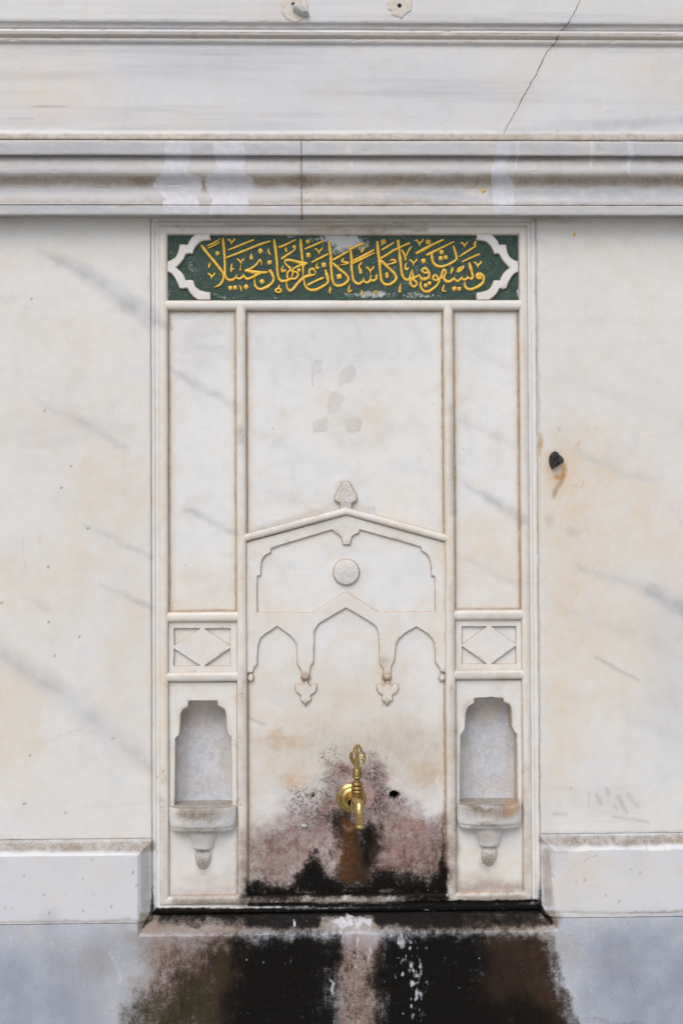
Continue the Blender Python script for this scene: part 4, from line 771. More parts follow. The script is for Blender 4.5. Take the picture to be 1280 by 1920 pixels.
# ------------------------------------------------------------------ upper wall with its string moulding
fz = [(-700, .020), (47, .020), (49.5, .019), (50.5, .013), (58, .0125), (59, .010), (60.5, .0085), (61.5, .012), (63, .0155), (67, .017), (72, .0155), (74.5, .012), (76, .0085), (77.3, .0105), (82, .0105), (83.5, .0095), (84.8, .004), (247, .004), (251, .0055), (258, .010), (262, .0125), (265.5, .0125)]
fd = [(uz(y), d) for y, d in fz]; fd.sort()
fZ = np.array([a for a, b in fd]); fD = np.array([b for a, b in fd])
z_split = uz(80.5)
def frieze_d(X, Z):
    t = np.interp(Z, fZ, fD)
    # gentle chips along the sharp arrises
    return t-.0018*np.clip(fbm(X*70, Z*160, 44)-.66, 0, 1)*6*(np.abs(Z-uz(67)) < .02)
wall = relief('upper_wall', ticks(XL, XR, .0036, coarse=.12), ticks(uz(265.5), uz(-700), .0036, [k for k in fZ[1:-1]]+[uz(-20)], .1, -9, uz(-30)), frieze_d, -.32, M_UP, rnd=0, wave=.0005, smooth=30)
tag(wall, 'grey streaked marble wall above the cornice with a cracked string moulding', 'wall')
# crack that runs through the upper wall
cp = [(1092, -12), (1087, 0), (1079, 17), (1075, 25), (1066, 41), (1060, 48), (1055, 55), (1045, 68), (1041, 78), (1037, 84), (1025, 95), (1020, 106), (1008, 130), (1004, 141), (995, 155), (986, 172), (975, 190), (970, 202), (962, 215), (953, 231), (947, 243), (943, 253)]
V = []; q = []; pts = []
for (a, b), (c, d_) in zip(cp[:-1], cp[1:]):
    for k in range(4):
        t = k/4; pts.append((a+(c-a)*t+random.uniform(-.8, .8), b+(d_-b)*t+random.uniform(-.5, .5)))
for i, (x, y) in enumerate(pts):
    z0 = uz(y); d0 = float(np.interp(z0, fZ, fD))+.0007; w = random.uniform(.45, 1.25)*(1.25 if 40 < y < 100 else 1)*(.6 if y > 200 else 1)
    for s, dd in ((-1, -.0012), (-.5, .0), (.5, .0), (1, -.0012)):
        X, Z = unp(x+s*w, y, d0); V.append((float(X), -(d0+dd), float(Z)))
for i in range(len(pts)-1):
    for k in range(3): q.append([i*4+k, i*4+k+1, (i+1)*4+k+1, (i+1)*4+k])
mesh_obj('crack', np.array(V), q, M_CRACK, wall, 0, stains=False)

def px_disc(cx, cy, r, d, n=40, jag=.05, seed=1, sy=1.0, lower=0):
    out = []
    rnd = random.Random(seed)
    for k in range(n):
        a = 2*math.pi*k/n; rr = r*(1+rnd.uniform(-jag, jag))
        if lower and math.sin(a) < -.35: rr *= 1+rnd.uniform(-.16, .08)
        out.append((cx+rr*math.cos(a), cy-rr*sy*math.sin(a)))
    return out
# mortar patches in the upper wall
pp = plate('mortar_patch', [px_disc(552, 12, 26.5, 0, jag=.04, seed=3, sy=1.05)], .0217, .015, M_MORTAR, None, bev=.0012, ero=.001)
tag(pp, 'round cream mortar patch with a grey peg stuck in it, above the string moulding', 'mortar patch')
pg = [(547, 9), (552, 5), (562, 6), (573, 12), (579, 20), (577, 25), (570, 26), (560, 23), (550, 17)]
po = plate('peg', [pg], .034, .018, M_PEG, pp, bev=.006, step=.003, ero=.0015)
pk = plate('cavity', [[(546.5, 6), (550, 3.5), (553, 6), (552, 16), (548, 14)]], .0222, .019, M_HOLE, pp, bev=.0002, ero=0)
mp = plate('mortar_patch', [px_disc(749, 9, 23.5, 0, jag=.05, seed=5, lower=1)], .0216, .015, M_MORTAR, None, bev=.0012, ero=.0015)
tag(mp, 'round cream mortar patch with a small drilled hole and crumbling lower rim', 'mortar patch')
plate('drill_hole', [px_disc(748.5, 10, 4.0, 0, 20, .04, 2)], .0221, .018, M_HOLE, mp, bev=.0002, ero=0)

# ------------------------------------------------------------------ cornice: two blocks with a joint
cz = [(263.8, .030), (264.4, .050), (265.2, .0518), (267, .0525), (288, .0525), (290.4, .0515), (291.6, .048), (292.6, .041), (294, .0375), (298, .040), (304, .0430), (311, .0455), (318, .0468), (325, .0462), (331, .043), (336, .0385), (341, .0345), (347, .0315), (354, .0300), (361, .0300), (368, .0315), (375, .0345), (380, .037), (383.5, .0385), (384.8, .0355), (386, .0395), (387.5, .0415), (400, .0415), (402.5, .0405), (403.6, .036), (404.2, .018)]
def cornice(name, x0, x1, seed, label):
    xs = ticks(x0, x1, .005, edgebreaks(x0, x1), .14); prof = []
    for (ya, da), (yb, db) in zip(cz[:-1], cz[1:]):
        k = max(1, int(abs(yb-ya)/3.0)+1)
        prof += [(ya+(yb-ya)*i/k, da+(db-da)*i/k) for i in range(k)]
    prof.append(cz[-1])
    pz = np.array([uz(y, 640, d) for y, d in prof]); pd = np.array([d for y, d in prof])
    X, Z = np.meshgrid(xs, pz); Dm = np.repeat(pd[:, None], len(xs), 1)
    e = np.minimum(X-x0, x1-X); Dm = Dm-.0013*(1-np.clip(e/.0014, 0, 1))**2
    Dm = Dm+(fbm(X*22, Z*60, seed)-.5)*.0011-np.clip(fbm(X*60, Z*140, seed+3)-.70, 0, 1)*.008
    Z = Z+(fbm(X*4, Z*3, seed+9)-.5)*.0016
    V = np.stack([X.ravel(), -Dm.ravel(), Z.ravel()], 1); nz, nx = X.shape
    idx = np.arange(nx*nz).reshape(nz, nx)
    q = np.stack([idx[:-1, :-1], idx[1:, :-1], idx[1:, 1:], idx[:-1, 1:]], -1).reshape(-1, 4).tolist()
    ring = list(idx[:, 0])+list(idx[-1, 1:])+list(idx[-2::-1, -1])+list(idx[0, -2:0:-1])
    n0 = len(V); B = V[ring].copy(); B[:, 1] = .30; V = np.vstack([V, B]); m = len(ring)
    for i in range(m): q.append([int(ring[i]), n0+i, n0+(i+1) % m, int(ring[(i+1) % m])])
    q.append([n0+i for i in range(m)][::-1])
    o = mesh_obj(name, V, q, M_CORN, None, 38); tag(o, label, 'cornice', 'cornice blocks above the fountain'); return o
XJ = ux(565.3, 330, .04)
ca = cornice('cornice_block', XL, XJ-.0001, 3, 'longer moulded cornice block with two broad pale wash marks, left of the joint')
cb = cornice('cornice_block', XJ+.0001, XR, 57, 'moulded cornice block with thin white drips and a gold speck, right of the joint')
def drip(x, y, d, rx, ry, parent):
    X, Z = unp(x, y, d); V = []; q = []; n = 14
    V.append((float(X), -(d+.0014), float(Z)))
    for rr, dd in ((.6, .0011), (1, -.0006)):
        for k in range(n):
            a = 2*math.pi*k/n; w = 1+.25*math.sin(3*a+x); V.append((float(X)+rx*rr*w*math.cos(a)/900, -(d+dd), float(Z)+ry*rr*w*math.sin(a)/900))
    for k in range(n): j = (k+1) % n; q += [[0, 1+k, 1+j], [1+k, 1+n+k, 1+n+j, 1+j]]
    mesh_obj('paint_drip', np.array(V), q, M_GOLD, parent, 60, stains=False)
drip(905.5, 358, .0305, 3.4, 4.6, cb); drip(1085, 386, .040, 2.2, 1.6, cb)

# ------------------------------------------------------------------ wall slabs, plinth blocks, base slab
sl = relief('wall_slab', ticks(XL, P_L, .0034, edgebreaks(XL, P_L), .12), ticks(Z_PL, Z_CORN-.0012, .0034, edgebreaks(Z_PL, Z_CORN-.0012)), .0, -.30, M_SLAB, wave=.0006)
tag(sl, 'large cream marble wall slab with diagonal grey veins, left of the carved panel', 'wall slab')
sr = relief('wall_slab', ticks(P_R, XR, .0034, edgebreaks(P_R, XR), .12), ticks(Z_PL, Z_CORN-.0012, .0034, edgebreaks(Z_PL, Z_CORN-.0012)), .0, -.30, M_SLAB, wave=.0006, rnd=.0019)
tag(sr, 'large warm stained marble wall slab holding an iron stub, right of the carved panel', 'wall slab')
drip(1075.5, 440, .0, 3.4, 5.2, sr)
CH = .026; DP = .028
zc = Z_PL-.027
def plinth(side):
    if side < 0: x0, x1 = XL, P_L-.0006
    else: x0, x1 = P_R+.0006, XR
    def d(X, Z):
        jx = (fbm(Z*30, Z*0+side, 71)-.5)*.005*(1.4 if side > 0 else .35); jz = (fbm(X*26, X*0+side, 72)-.5)*.006*(1.2 if side > 0 else .3)
        rt = np.clip((Z-zc+jz)/.027, 0, 1)
        e = (X-(P_L-CH)) if side < 0 else ((P_R+CH)-X)
        rs = np.clip((e+jx)/CH, 0, 1)
        chip = np.clip(fbm(X*60, Z*60, 19)-.62, 0, 1)*.02*((rt > 0) | (rs > 0)) if side > 0 else 0
        return DP*(1-np.maximum(rt*.93, rs*.80))-.0006-chip
    br = [P_L-CH, P_L-CH-.002, P_R+CH, P_R+CH+.002]
    o = relief('plinth_block', ticks(x0, x1, .0034, br+list(edgebreaks(x0, x1)), .12), ticks(Z_PJ+.0006, Z_PL-.0006, .0032, [zc, zc-.002]+list(edgebreaks(Z_PJ, Z_PL))), d, -.30, M_PLIN, wave=.0005, smooth=28, rnd=.0016)
    return o
tag(plinth(-1), 'low white plinth block with a crisp chamfer, left of the panel foot', 'plinth block')
tag(plinth(1), 'low white plinth block with a chipped worn chamfer, right of the panel foot', 'plinth block')
S_L, S_R = ux(262, 1746), ux(1041, 1738); Z_S0 = (uz(1747, 400)+uz(1739, 900))/2; Z_S1 = Z_PB-.001
def base_d(X, Z):
    jz = (fbm(X*34, X*0, 15)-.5)*.004
    r = np.minimum(np.minimum((Z-Z_S0+jz)/(Z_S1-Z_S0), (X-S_L)/(P_L-S_L)), (S_R-X)/(S_R-P_R))
    r = np.clip(r, 0, 1)
    d = DP-.0008-.040*r
    out = (Z > Z_PJ-.0004) & ((X < P_L+.0005) | (X > P_R-.0005))
    return np.where(out & (r <= .98), np.minimum(d, -.035), d)
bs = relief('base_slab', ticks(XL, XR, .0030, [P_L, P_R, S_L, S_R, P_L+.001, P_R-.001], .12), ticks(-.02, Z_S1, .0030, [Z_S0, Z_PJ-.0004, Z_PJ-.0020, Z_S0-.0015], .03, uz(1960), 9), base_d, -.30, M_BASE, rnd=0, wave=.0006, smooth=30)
tag(bs, 'blue grey marble base slab with painted shade, blackened by algae under the sloping sill', 'base slab')

# iron stub in the right slab
g3 = frame_crop(990, 780, 3.841)
hull = g3([(146, 330), (148, 290), (165, 266), (185, 253), (205, 262), (215, 275), (235, 290), (252, 312), (250, 335), (228, 345), (210, 360), (190, 370), (165, 383), (158, 365), (150, 350)])
rnd = random.Random(4); V = []; q = []; n = len(hull)
cx = sum(p[0] for p in hull)/n; cy = sum(p[1] for p in hull)/n
for f, dd in ((1.0, -.006), (1.0, .004), (.86, .011), (.45, .014)):
    for (x, y) in hull:
        ff = f*(1+rnd.uniform(-.13, .13)) if f < 1 else f
        X, Z = unp(cx+(x-cx)*ff, cy+(y-cy)*ff, 0); V.append((float(X), -(dd+rnd.uniform(-.0035, .0035)*(dd > .005)), float(Z)))
X, Z = unp(cx-2, cy+3, 0); V.append((float(X), -.008, float(Z)))
for r in range(3):
    for i in range(n): j = (i+1) % n; q.append([r*n+i, r*n+j, (r+1)*n+j, (r+1)*n+i])
for i in range(n): q.append([3*n+i, 3*n+(i+1) % n, 4*n])
tag(mesh_obj('iron_stub', np.array(V), q, M_IRON, None, 22, stains=False), 'broken black iron stub in the right slab with a rust trail below', 'iron stub')

# ------------------------------------------------------------------ the carved panel
pan = tag(empty('fountain_panel', ((P_L+P_R)/2, 0, Z_PB)), 'tall carved marble fountain panel with a green and gold inscription and two niches', 'fountain panel')
e_ = .0004
relief('backing_slab', ticks(P_L+e_, P_R-e_, .03), ticks(Z_PB, Z_TOP, .03), -.078, -.30, M_PAN, pan, rnd=0)
# thin outer fillet strips round the frame
def strip(name, x0, x1, z0, z1):
    def d(X, Z):
        t = np.minimum(np.minimum(X-P_L, P_R-X), np.minimum(Z_TOP-Z, Z-Z_PB))
        return -.0035-.0030*np.exp(-((t-.0088)/.0011)**2)-.0015*np.clip((t-.0095)/.004, 0, 1)
    return relief(name, ticks(x0, x1, .0034, [P_L+k for k in (.006, .0078, .0088, .0098, .012)]+[P_R-k for k in (.006, .0078, .0088, .0098, .012)]), ticks(z0, z1, .0034, [Z_TOP-k for k in (.006, .0078, .0088, .0098, .012)]), d, -.077, M_PAN, pan, rnd=.0008)
strip('edge_fillet', P_L+e_, B_L0+.004, Z_PB, Z_TOP)
strip('edge_fillet', B_R1-.004, P_R-e_, Z_PB, Z_TOP)
strip('edge_fillet', B_L0+.0042, B_R1-.0042, Z_BT0-.004, Z_TOP)
strip('edge_fillet', B_L0+.0042, B_R1-.0042, Z_PB, Z_K1+.004)
# frame mouldings
hb = .0125
def mid(a, b): return (a+b)/2
bead('outer_frame', [(mid(B_L0, B_L1), mid(Z_BT0, Z_BT1)), (mid(B_R0, B_R1), mid(Z_BT0, Z_BT1)), (mid(B_R0, B_R1), mid(Z_K0, Z_K1)), (mid(B_L0, B_L1), mid(Z_K0, Z_K1))], B_L1-B_L0, D_FIELD, hb, M_PAN, pan, closed=True, seed=2)
bead('upright_moulding', [(mid(ML0, ML1), mid(Z_K0, Z_K1)), (mid(ML0, ML1), mid(Z_G1, Z_F0))], ML1-ML0, D_FIELD, hb+.0006, M_PAN, pan, seed=3)
bead('upright_moulding', [(mid(MR0, MR1), mid(Z_K0, Z_K1)), (mid(MR0, MR1), mid(Z_G1, Z_F0))], MR1-MR0, D_FIELD, hb+.0006, M_PAN, pan, seed=4)
bead('cross_moulding', [(B_L1-.006, mid(Z_G1, Z_F0)), (B_R0+.006, mid(Z_G1, Z_F0))], Z_G1-Z_F0, D_FIELD, hb-.0006, M_PAN, pan, seed=5)
for a, b, s in ((B_L1-.006, ML0+.006, 6), (MR1-.006, B_R0+.006, 8)):
    bead('cross_moulding', [(a, mid(Z_C0, Z_C1)), (b, mid(Z_C0, Z_C1))], Z_C0-Z_C1, D_FIELD, hb-.0012, M_PAN, pan, seed=s)
    bead('cross_moulding', [(a, mid(Z_E0, Z_E1)), (b, mid(Z_E0, Z_E1))], Z_E0-Z_E1, D_FIELD, hb-.0012, M_PAN, pan, seed=s+1)
# plain fields, with brownish dirt along their borders
def edge_dirt(x0, x1, z0, z1):
    def e(X, Z): return np.minimum(np.minimum(X-x0, x1-X), np.minimum(Z-z0, z1-Z))
    return {'soil': lambda X, Z: .80*(1-sstep(.0045, .0085, e(X, Z)+.003*(fbm(X*60, Z*60, 7)-.5))), 'rust': lambda X, Z: .30*(1-sstep(.004, .009, e(X, Z))), 'warm': lambda X, Z: .55*(1-sstep(.005, .022, e(X, Z)+.010*(fbm(X*30, Z*30, 9)-.5)))}
HX, HZ = (float(v) for v in unp(738.5, 1491, D_FIELD))
def centre_d(X, Z):
    r = np.hypot((X-HX)/.0105, (Z-HZ)/.0088)*(1+.25*(fbm(X*160, Z*160, 3)-.5))
    h2 = np.hypot(X-ux(587, 1494), Z-uz(1494, 587))/.005
    pitm = .5*np.exp(-((X-ux(655, 1520))/.13)**2-((Z-uz(1530))/.07)**2)
    return D_FIELD-.03*(1-sstep(.75, 1.05, r))-.006*(1-sstep(.7, 1.1, h2))-.0022*pitm*np.clip(fbm(X*70, Z*70, 40)-.45, 0, 1)*4
relief('centre_field', ticks(ML1-.004, MR0+.004, .0026), ticks(Z_K0-.004, Z_F0+.004, .0026), centre_d, -.077, M_PAN, pan, rnd=0, wave=.0006,
       extra={'black': lambda X, Z: (np.hypot((X-HX)/.0105, (Z-HZ)/.0088) < .95)*.95, **edge_dirt(ML1-.004, MR0+.004, Z_K0-.004, Z_F0+.004)})
for x0, x1 in ((B_L1, ML0), (MR1, B_R0)):
    o = relief('side_field', ticks(x0-.004, x1+.004, .0034), ticks(Z_C0-.004, Z_F0+.004, .0034), D_FIELD, -.077, M_PAN, pan, rnd=0, wave=.0006, extra=edge_dirt(x0-.004, x1+.004, Z_C0-.004, Z_F0+.004))
pl_ = plate('bolt_stub', [px_disc(592, 1596, 4.2, 0, 14, .1, 8)], D_FIELD+.006, D_FIELD-.004, M_IRON, pan, bev=.002, step=.002, ero=0)
plate('bolt_stub', [px_disc(570, 1549, 6, 0, 14, .2, 9, .6)], D_FIELD+.003, D_FIELD-.004, M_PEG, pan, bev=.002, step=.002, ero=0)
plate('bolt_stub', [px_disc(587, 1494, 4.0, 0, 14, .1, 9)], D_FIELD-.003, D_FIELD-.009, M_IRON, pan, bev=.001, step=.002, ero=0)

# ---- inscription band
band = relief('inscription_band', ticks(B_L1-.004, B_R0+.004, .003), ticks(Z_G1-.004, Z_BT1+.004, .003), -.0105, -.077, M_GREEN, pan, rnd=0, wave=.0008)
D_BAND = -.0105
gb = frame_crop(310, 435, 9.143)
brk = gb([(540, 25), (500, 45), (470, 70), (440, 103), (410, 145), (392, 180), (378, 213), (340, 206), (290, 207), (240, 211), (236, 250), (228, 300), (212, 355), (192, 400), (165, 435), (120, 465), (60, 490), (30, 500), (30, 680), (60, 690), (110, 720), (145, 762), (175, 810), (205, 875), (225, 925), (240, 962), (290, 972), (340, 962), (378, 966), (400, 1010), (430, 1055), (480, 1108), (540, 1150), (560, 1165), (775, 1165), (778, 1090), (775, 1032), (720, 1024), (660, 1012), (600, 995), (560, 970), (525, 935), (500, 888), (480, 826), (430, 815), (390, 822), (350, 822), (335, 775), (305, 715), (265, 670), (225, 635), (188, 606), (225, 575), (270, 525), (310, 470), (335, 425), (358, 378), (410, 366), (450, 372), (472, 368), (485, 325), (500, 290), (520, 250), (545, 218), (580, 185), (620, 160), (665, 146), (720, 138), (790, 136), (768, 90), (775, 25)])
brk_r = [(1286.2-x+(1.2 if x > 350 else -1.2), y+.4) for x, y in brk]
for lp in (brk, brk_r):
    plate('corner_bracket', [lp], -.0045, -.012, M_PAN, band, bev=.0022, step=.006, soil=.35)

# ---- gilded letters: pen strokes as ridged bars, (x, y, full width) in crops of 120 px
TA, TB, TC, TD, TE, TF = [frame_crop(x, 440, 10.6667) for x in (370, 460, 550, 640, 730, 810)]
def stroke(tile, pts, h=.0030):
    P = [(x, y, w/10.6667) for x, y, w in tile(pts)]
    S = smooth_path([np.array(p) for p in P], 5)
    V = []; q = []; n = len(S)
    S = [np.array(s) for s in S]
    t0 = (S[0]-S[1])[:2]; t0 /= np.linalg.norm(t0)+1e-9; t1 = (S[-1]-S[-2])[:2]; t1 /= np.linalg.norm(t1)+1e-9
    head = np.array([*(S[0][:2]+t0*S[0][2]*.22), S[0][2]*.55]); tail = np.array([*(S[-1][:2]+t1*S[-1][2]*.22), S[-1][2]*.55])
    S = [head]+S+[tail]; n = len(S)
    for i in range(n):
        a = S[max(i-1, 0)][:2]; b = S[min(i+1, n-1)][:2]; t = (b-a)/(np.linalg.norm(b-a)+1e-9); nn = np.array([-t[1], t[0]])
        w = max(S[i][2], .8)*.5*(1+random.uniform(-.07, .07)); hh = h*(.45 if i in (0, n-1) else 1)*(1+random.uniform(-.12, .12))
        for s, k in ((-1, -.7), (-.97, .42), (-.62, .86), (0, 1.0), (.62, .86), (.97, .42), (1, -.7)):
            p = S[i][:2]+nn*w*s; X, Z = unp(p[0], p[1], D_BAND); V.append((float(X), -(D_BAND+hh*k), float(Z)))
    for i in range(n-1):
        for k in range(6): q.append([i*7+k, i*7+k+1, (i+1)*7+k+1, (i+1)*7+k])
    q.append(list(range(7))[::-1]); q.append([(n-1)*7+k for k in range(7)])
    return V, q
def dot(tile, x, y, r, h=.0028, rot=.6):
    (cx, cy), = tile([(x, y)]); r = r/10.6667; V = []; q = []; n = 10
    X, Z = unp(cx, cy, D_BAND); V.append((float(X), -(D_BAND+h), float(Z)))
    for rr, k in ((.6, .85), (.95, .4), (1, -.7)):
        for i in range(n):
            a = 2*math.pi*i/n+rot; w = r*rr*(1+.16*math.cos(4*(a-rot)))*(1+random.uniform(-.06, .06))
            X, Z = unp(cx+w*math.cos(a), cy+w*math.sin(a), D_BAND); V.append((float(X), -(D_BAND+h*k), float(Z)))
    for i in range(n):
        j = (i+1) % n; q.append([0, 1+i, 1+j])
        for r_ in range(2): q.append([1+r_*n+i, 1+(r_+1)*n+i, 1+(r_+1)*n+j, 1+r_*n+j])
    return V, q
def vee(tile, x, y, s=1.0):
    return [stroke(tile, [(x-75*s, y-45*s, 40*s), (x-45*s, y-35*s, 42*s), (x-12*s, y+5*s, 34*s), (x+2*s, y+62*s, 16*s)], .0024), stroke(tile, [(x+58*s, y-62*s, 36*s), (x+46*s, y-32*s, 40*s), (x+6*s, y+8*s, 30*s), (x+2*s, y+40*s, 16*s)], .0024)]
def ring(tile, x, y, rx, ry, w):
    return stroke(tile, [(x+rx*math.cos(a), y+ry*math.sin(a), w) for a in np.linspace(0, 2*math.pi, 9)])
def word(name, parts):
    V, q = join([p for x in parts for p in (x if isinstance(x, list) else [x])]); mesh_obj(name, V, q, M_GOLD, band, 40, stains=False)
# the last word, at the left end
word('gilded_word', [
    stroke(TA, [(78, 205, 24), (120, 265, 66), (200, 370, 62), (330, 530, 60), (440, 665, 62), (508, 765, 56), (530, 850, 48), (500, 945, 52), (430, 1020, 48), (330, 1060, 12)]),
    stroke(TA, [(205, 228, 30), (330, 168, 42), (455, 92, 22)]), stroke(TA, [(208, 278, 22), (340, 218, 34), (452, 150, 30)]),
    stroke(TA, [(510, 70, 34), (520, 150, 56), (535, 300, 56), (550, 480, 55), (553, 640, 52), (556, 800, 52), (600, 890, 52), (660, 915, 58), (730, 895, 52), (775, 840, 34), (802, 795, 20)]),
    stroke(TA, [(775, 855, 40), (840, 885, 52), (900, 850, 50), (935, 790, 26)]), stroke(TA, [(920, 815, 40), (985, 885, 54), (1060, 872, 52), (1150, 830, 56), (1230, 788, 60), (1290, 765, 40)]),
    stroke(TB, [(330, 630, 14), (322, 560, 34), (300, 508, 46), (262, 545, 48), (200, 620, 46), (110, 680, 48), (30, 712, 50), (0, 728, 40)]),
    stroke(TB, [(0, 722, 62), (100, 738, 70), (240, 762, 80), (340, 762, 60), (445, 755, 44)]),
    stroke(TA, [(620, 312, 34), (880, 205, 46), (1130, 105, 44)]), stroke(TA, [(590, 462, 38), (850, 360, 50), (1100, 260, 52), (1250, 198, 52), (1460, 132, 38)]),
    dot(TA, 405, 375, 46), stroke(TA, [(1080, 375, 14), (1080, 430, 60), (1080, 475, 84), (1082, 500, 50)]), dot(TB, 302, 330, 56, rot=.1), dot(TB, 485, 560, 48),
    dot(TA, 662, 1068, 48), dot(TA, 758, 1062, 48), dot(TA, 975, 1048, 52, rot=.2), dot(TB, 335, 940, 52, rot=.3), vee(TA, 688, 145, 1.0), vee(TA, 290, 830, 1.05), vee(TA, 872, 540, 1.0),
    stroke(TA, [(872, 600, 18), (866, 660, 24), (860, 720, 46)]), stroke(TA, [(705, 570, 16), (685, 640, 40), (680, 715, 52), (680, 750, 30)]), stroke(TA, [(675, 720, 42), (715, 690, 36), (745, 690, 22)]),
    stroke(TA, [(262, 555, 18), (235, 610, 36), (235, 665, 34)]), stroke(TA, [(230, 660, 34), (260, 625, 26), (278, 575, 14)]), stroke(TA, [(838, 1010, 24), (872, 1070, 46), (882, 1145, 14)]), stroke(TA, [(435, 775, 8), (445, 820, 12)], .002),
    stroke(TB, [(470, 268, 14), (462, 340, 44), (482, 375, 44), (505, 412, 18)]),
    stroke(TB, [(485, 715, 66), (535, 790, 66), (565, 890, 56), (520, 985, 56), (400, 1065, 62), (290, 1095, 58), (212, 1045, 52), (186, 960, 42), (195, 870, 22)])])
word('gilded_word', [
    stroke(TB, [(575, 95, 32), (585, 180, 62), (610, 350, 64), (630, 550, 58), (640, 720, 54), (660, 855, 54), (720, 930, 62), (820, 925, 58), (900, 890, 52), (1000, 880, 48), (1052, 810, 50), (1030, 760, 50), (950, 735, 54)]),
    stroke(TB, [(955, 700, 40), (870, 735, 44), (838, 800, 44), (845, 880, 48)]), stroke(TB, [(890, 690, 44), (945, 740, 52), (945, 800, 40), (925, 860, 28)]),
    stroke(TB, [(785, 570, 34), (815, 515, 52), (920, 518, 58), (1060, 552, 66), (1150, 575, 74), (1235, 580, 50)]), stroke(TB, [(1190, 605, 70), (1110, 612, 60), (1040, 642, 48), (950, 690, 40)]), stroke(TB, [(782, 560, 30), (830, 615, 44), (905, 675, 48)]),
    stroke(TB, [(1105, 100, 60), (1110, 200, 66), (1125, 350, 58), (1140, 500, 56), (1150, 620, 50), (1155, 740, 40), (1155, 840, 24)]),
    stroke(TC, [(455, 770, 20), (400, 695, 56), (350, 690, 50), (318, 740, 48), (330, 800, 48), (390, 812, 44), (440, 785, 34)]),
    stroke(TC, [(350, 815, 58), (230, 850, 66), (150, 910, 62), (60, 1010, 60), (0, 1085, 64), (-60, 1125, 56), (-110, 1088, 46), (-135, 1010, 34), (-130, 925, 22)]),
    stroke(TB, [(665, 250, 46), (720, 240, 50), (870, 172, 44), (1005, 102, 32)]), stroke(TB, [(812, 252, 20), (812, 310, 54), (828, 355, 26)]),
    stroke(TB, [(712, 495, 26), (760, 462, 56), (820, 420, 56), (900, 368, 44), (980, 312, 36), (992, 262, 40), (978, 230, 52)]), dot(TB, 978, 245, 42), dot(TB, 1075, 712, 42),
    stroke(TB, [(765, 625, 26), (730, 690, 44), (745, 745, 44), (795, 705, 40), (805, 760, 16)]),
    stroke(TB, [(672, 1000, 14), (672, 1070, 60)]), ring(TB, 662, 1120, 56, 36, 44), dot(TB, 600, 1110, 22), dot(TC, 290, 138, 46), dot(TC, 300, 412, 54)])
word('gilded_word', [
    stroke(TC, [(225, 292, 36), (400, 218, 50), (600, 130, 50)]), vee(TC, 512, 335, 1.05), stroke(TC, [(368, 558, 40), (520, 480, 52), (692, 392, 42)]),
    stroke(TC, [(490, 560, 14), (462, 625, 44), (480, 675, 60), (515, 655, 26)]), dot(TC, 610, 605, 54),
    stroke(TC, [(640, 710, 44), (662, 790, 66), (692, 895, 62), (680, 970, 52), (580, 1040, 58), (450, 1105, 64), (340, 1110, 58), (255, 1055, 52), (220, 980, 46), (212, 895, 34)]),
    stroke(TC, [(280, 1012, 46), (450, 928, 48), (605, 862, 44)]), stroke(TC, [(725, 1035, 16), (740, 1090, 60), (725, 1140, 44), (742, 1195, 16)]),
    stroke(TC, [(710, 145, 54), (725, 280, 68), (745, 400, 62), (750, 560, 64), (760, 720, 60), (780, 900, 58), (825, 1000, 58), (900, 1028, 58), (1000, 1000, 56), (1080, 940, 56), (1098, 875, 56), (1050, 800, 56), (930, 700, 60), (830, 612, 60), (775, 560, 48)]),
    stroke(TC, [(790, 512, 50), (900, 450, 54), (1000, 390, 52), (1095, 340, 40)]), dot(TC, 915, 840, 58), stroke(TC, [(1005, 478, 34), (968, 538, 44), (1050, 555, 44), (1090, 580, 40), (900, 622, 18)]),
    stroke(TC, [(1130, 985, 14), (1108, 1080, 40), (1112, 1140, 56), (1170, 1115, 28)])])
word('gilded_word', [
    stroke(TD, [(165, 245, 54), (185, 350, 54), (205, 520, 66), (202, 640, 58), (215, 770, 52), (240, 910, 56), (300, 975, 60), (360, 985, 60), (430, 930, 46), (445, 870, 24)]),
    stroke(TD, [(430, 920, 46), (500, 962, 54), (570, 925, 50), (592, 800, 26)]), stroke(TD, [(585, 915, 50), (640, 922, 54), (692, 885, 52), (700, 805, 48)]),
    stroke(TD, [(240, 525, 58), (440, 425, 58), (650, 305, 40)]), stroke(TD, [(235, 575, 38), (450, 470, 46), (662, 368, 28)]), stroke(TD, [(195, 292, 34), (320, 222, 54), (450, 178, 54)]),
    stroke(TD, [(452, 255, 28), (415, 320, 58), (388, 365, 18)]), stroke(TD, [(402, 555, 40), (350, 645, 42), (378, 720, 66), (385, 775, 70)]), vee(TD, 578, 710, 1.15),
    stroke(TD, [(400, 1110, 20), (405, 1160, 40), (402, 1215, 18)], .002), ring(TD, 690, 1155, 26, 24, 26)])
word('gilded_word', [
    stroke(TD, [(715, 135, 54), (730, 300, 68), (745, 450, 64), (765, 520, 78), (765, 640, 58), (780, 800, 56), (800, 925, 58), (870, 995, 58), (970, 995, 58), (1060, 935, 58), (1095, 860, 58), (1040, 760, 58), (930, 660, 62), (840, 570, 66), (775, 515, 54)]),
    stroke(TD, [(785, 475, 50), (900, 410, 52), (1020, 330, 52), (1130, 275, 46), (1200, 240, 46), (1360, 170, 46)]), stroke(TD, [(800, 312, 38), (920, 240, 46), (1052, 160, 34)]),
    ring(TD, 840, 140, 34, 26, 50), stroke(TD, [(830, 165, 50), (800, 225, 18)]), stroke(TD, [(960, 525, 22), (1030, 505, 48), (1085, 545, 46), (1000, 582, 38), (908, 602, 26)]), stroke(TD, [(905, 765, 56), (910, 825, 76), (915, 865, 60)]),
    stroke(TD, [(1190, 965, 14), (1165, 1080, 52), (1165, 1150, 66)])])
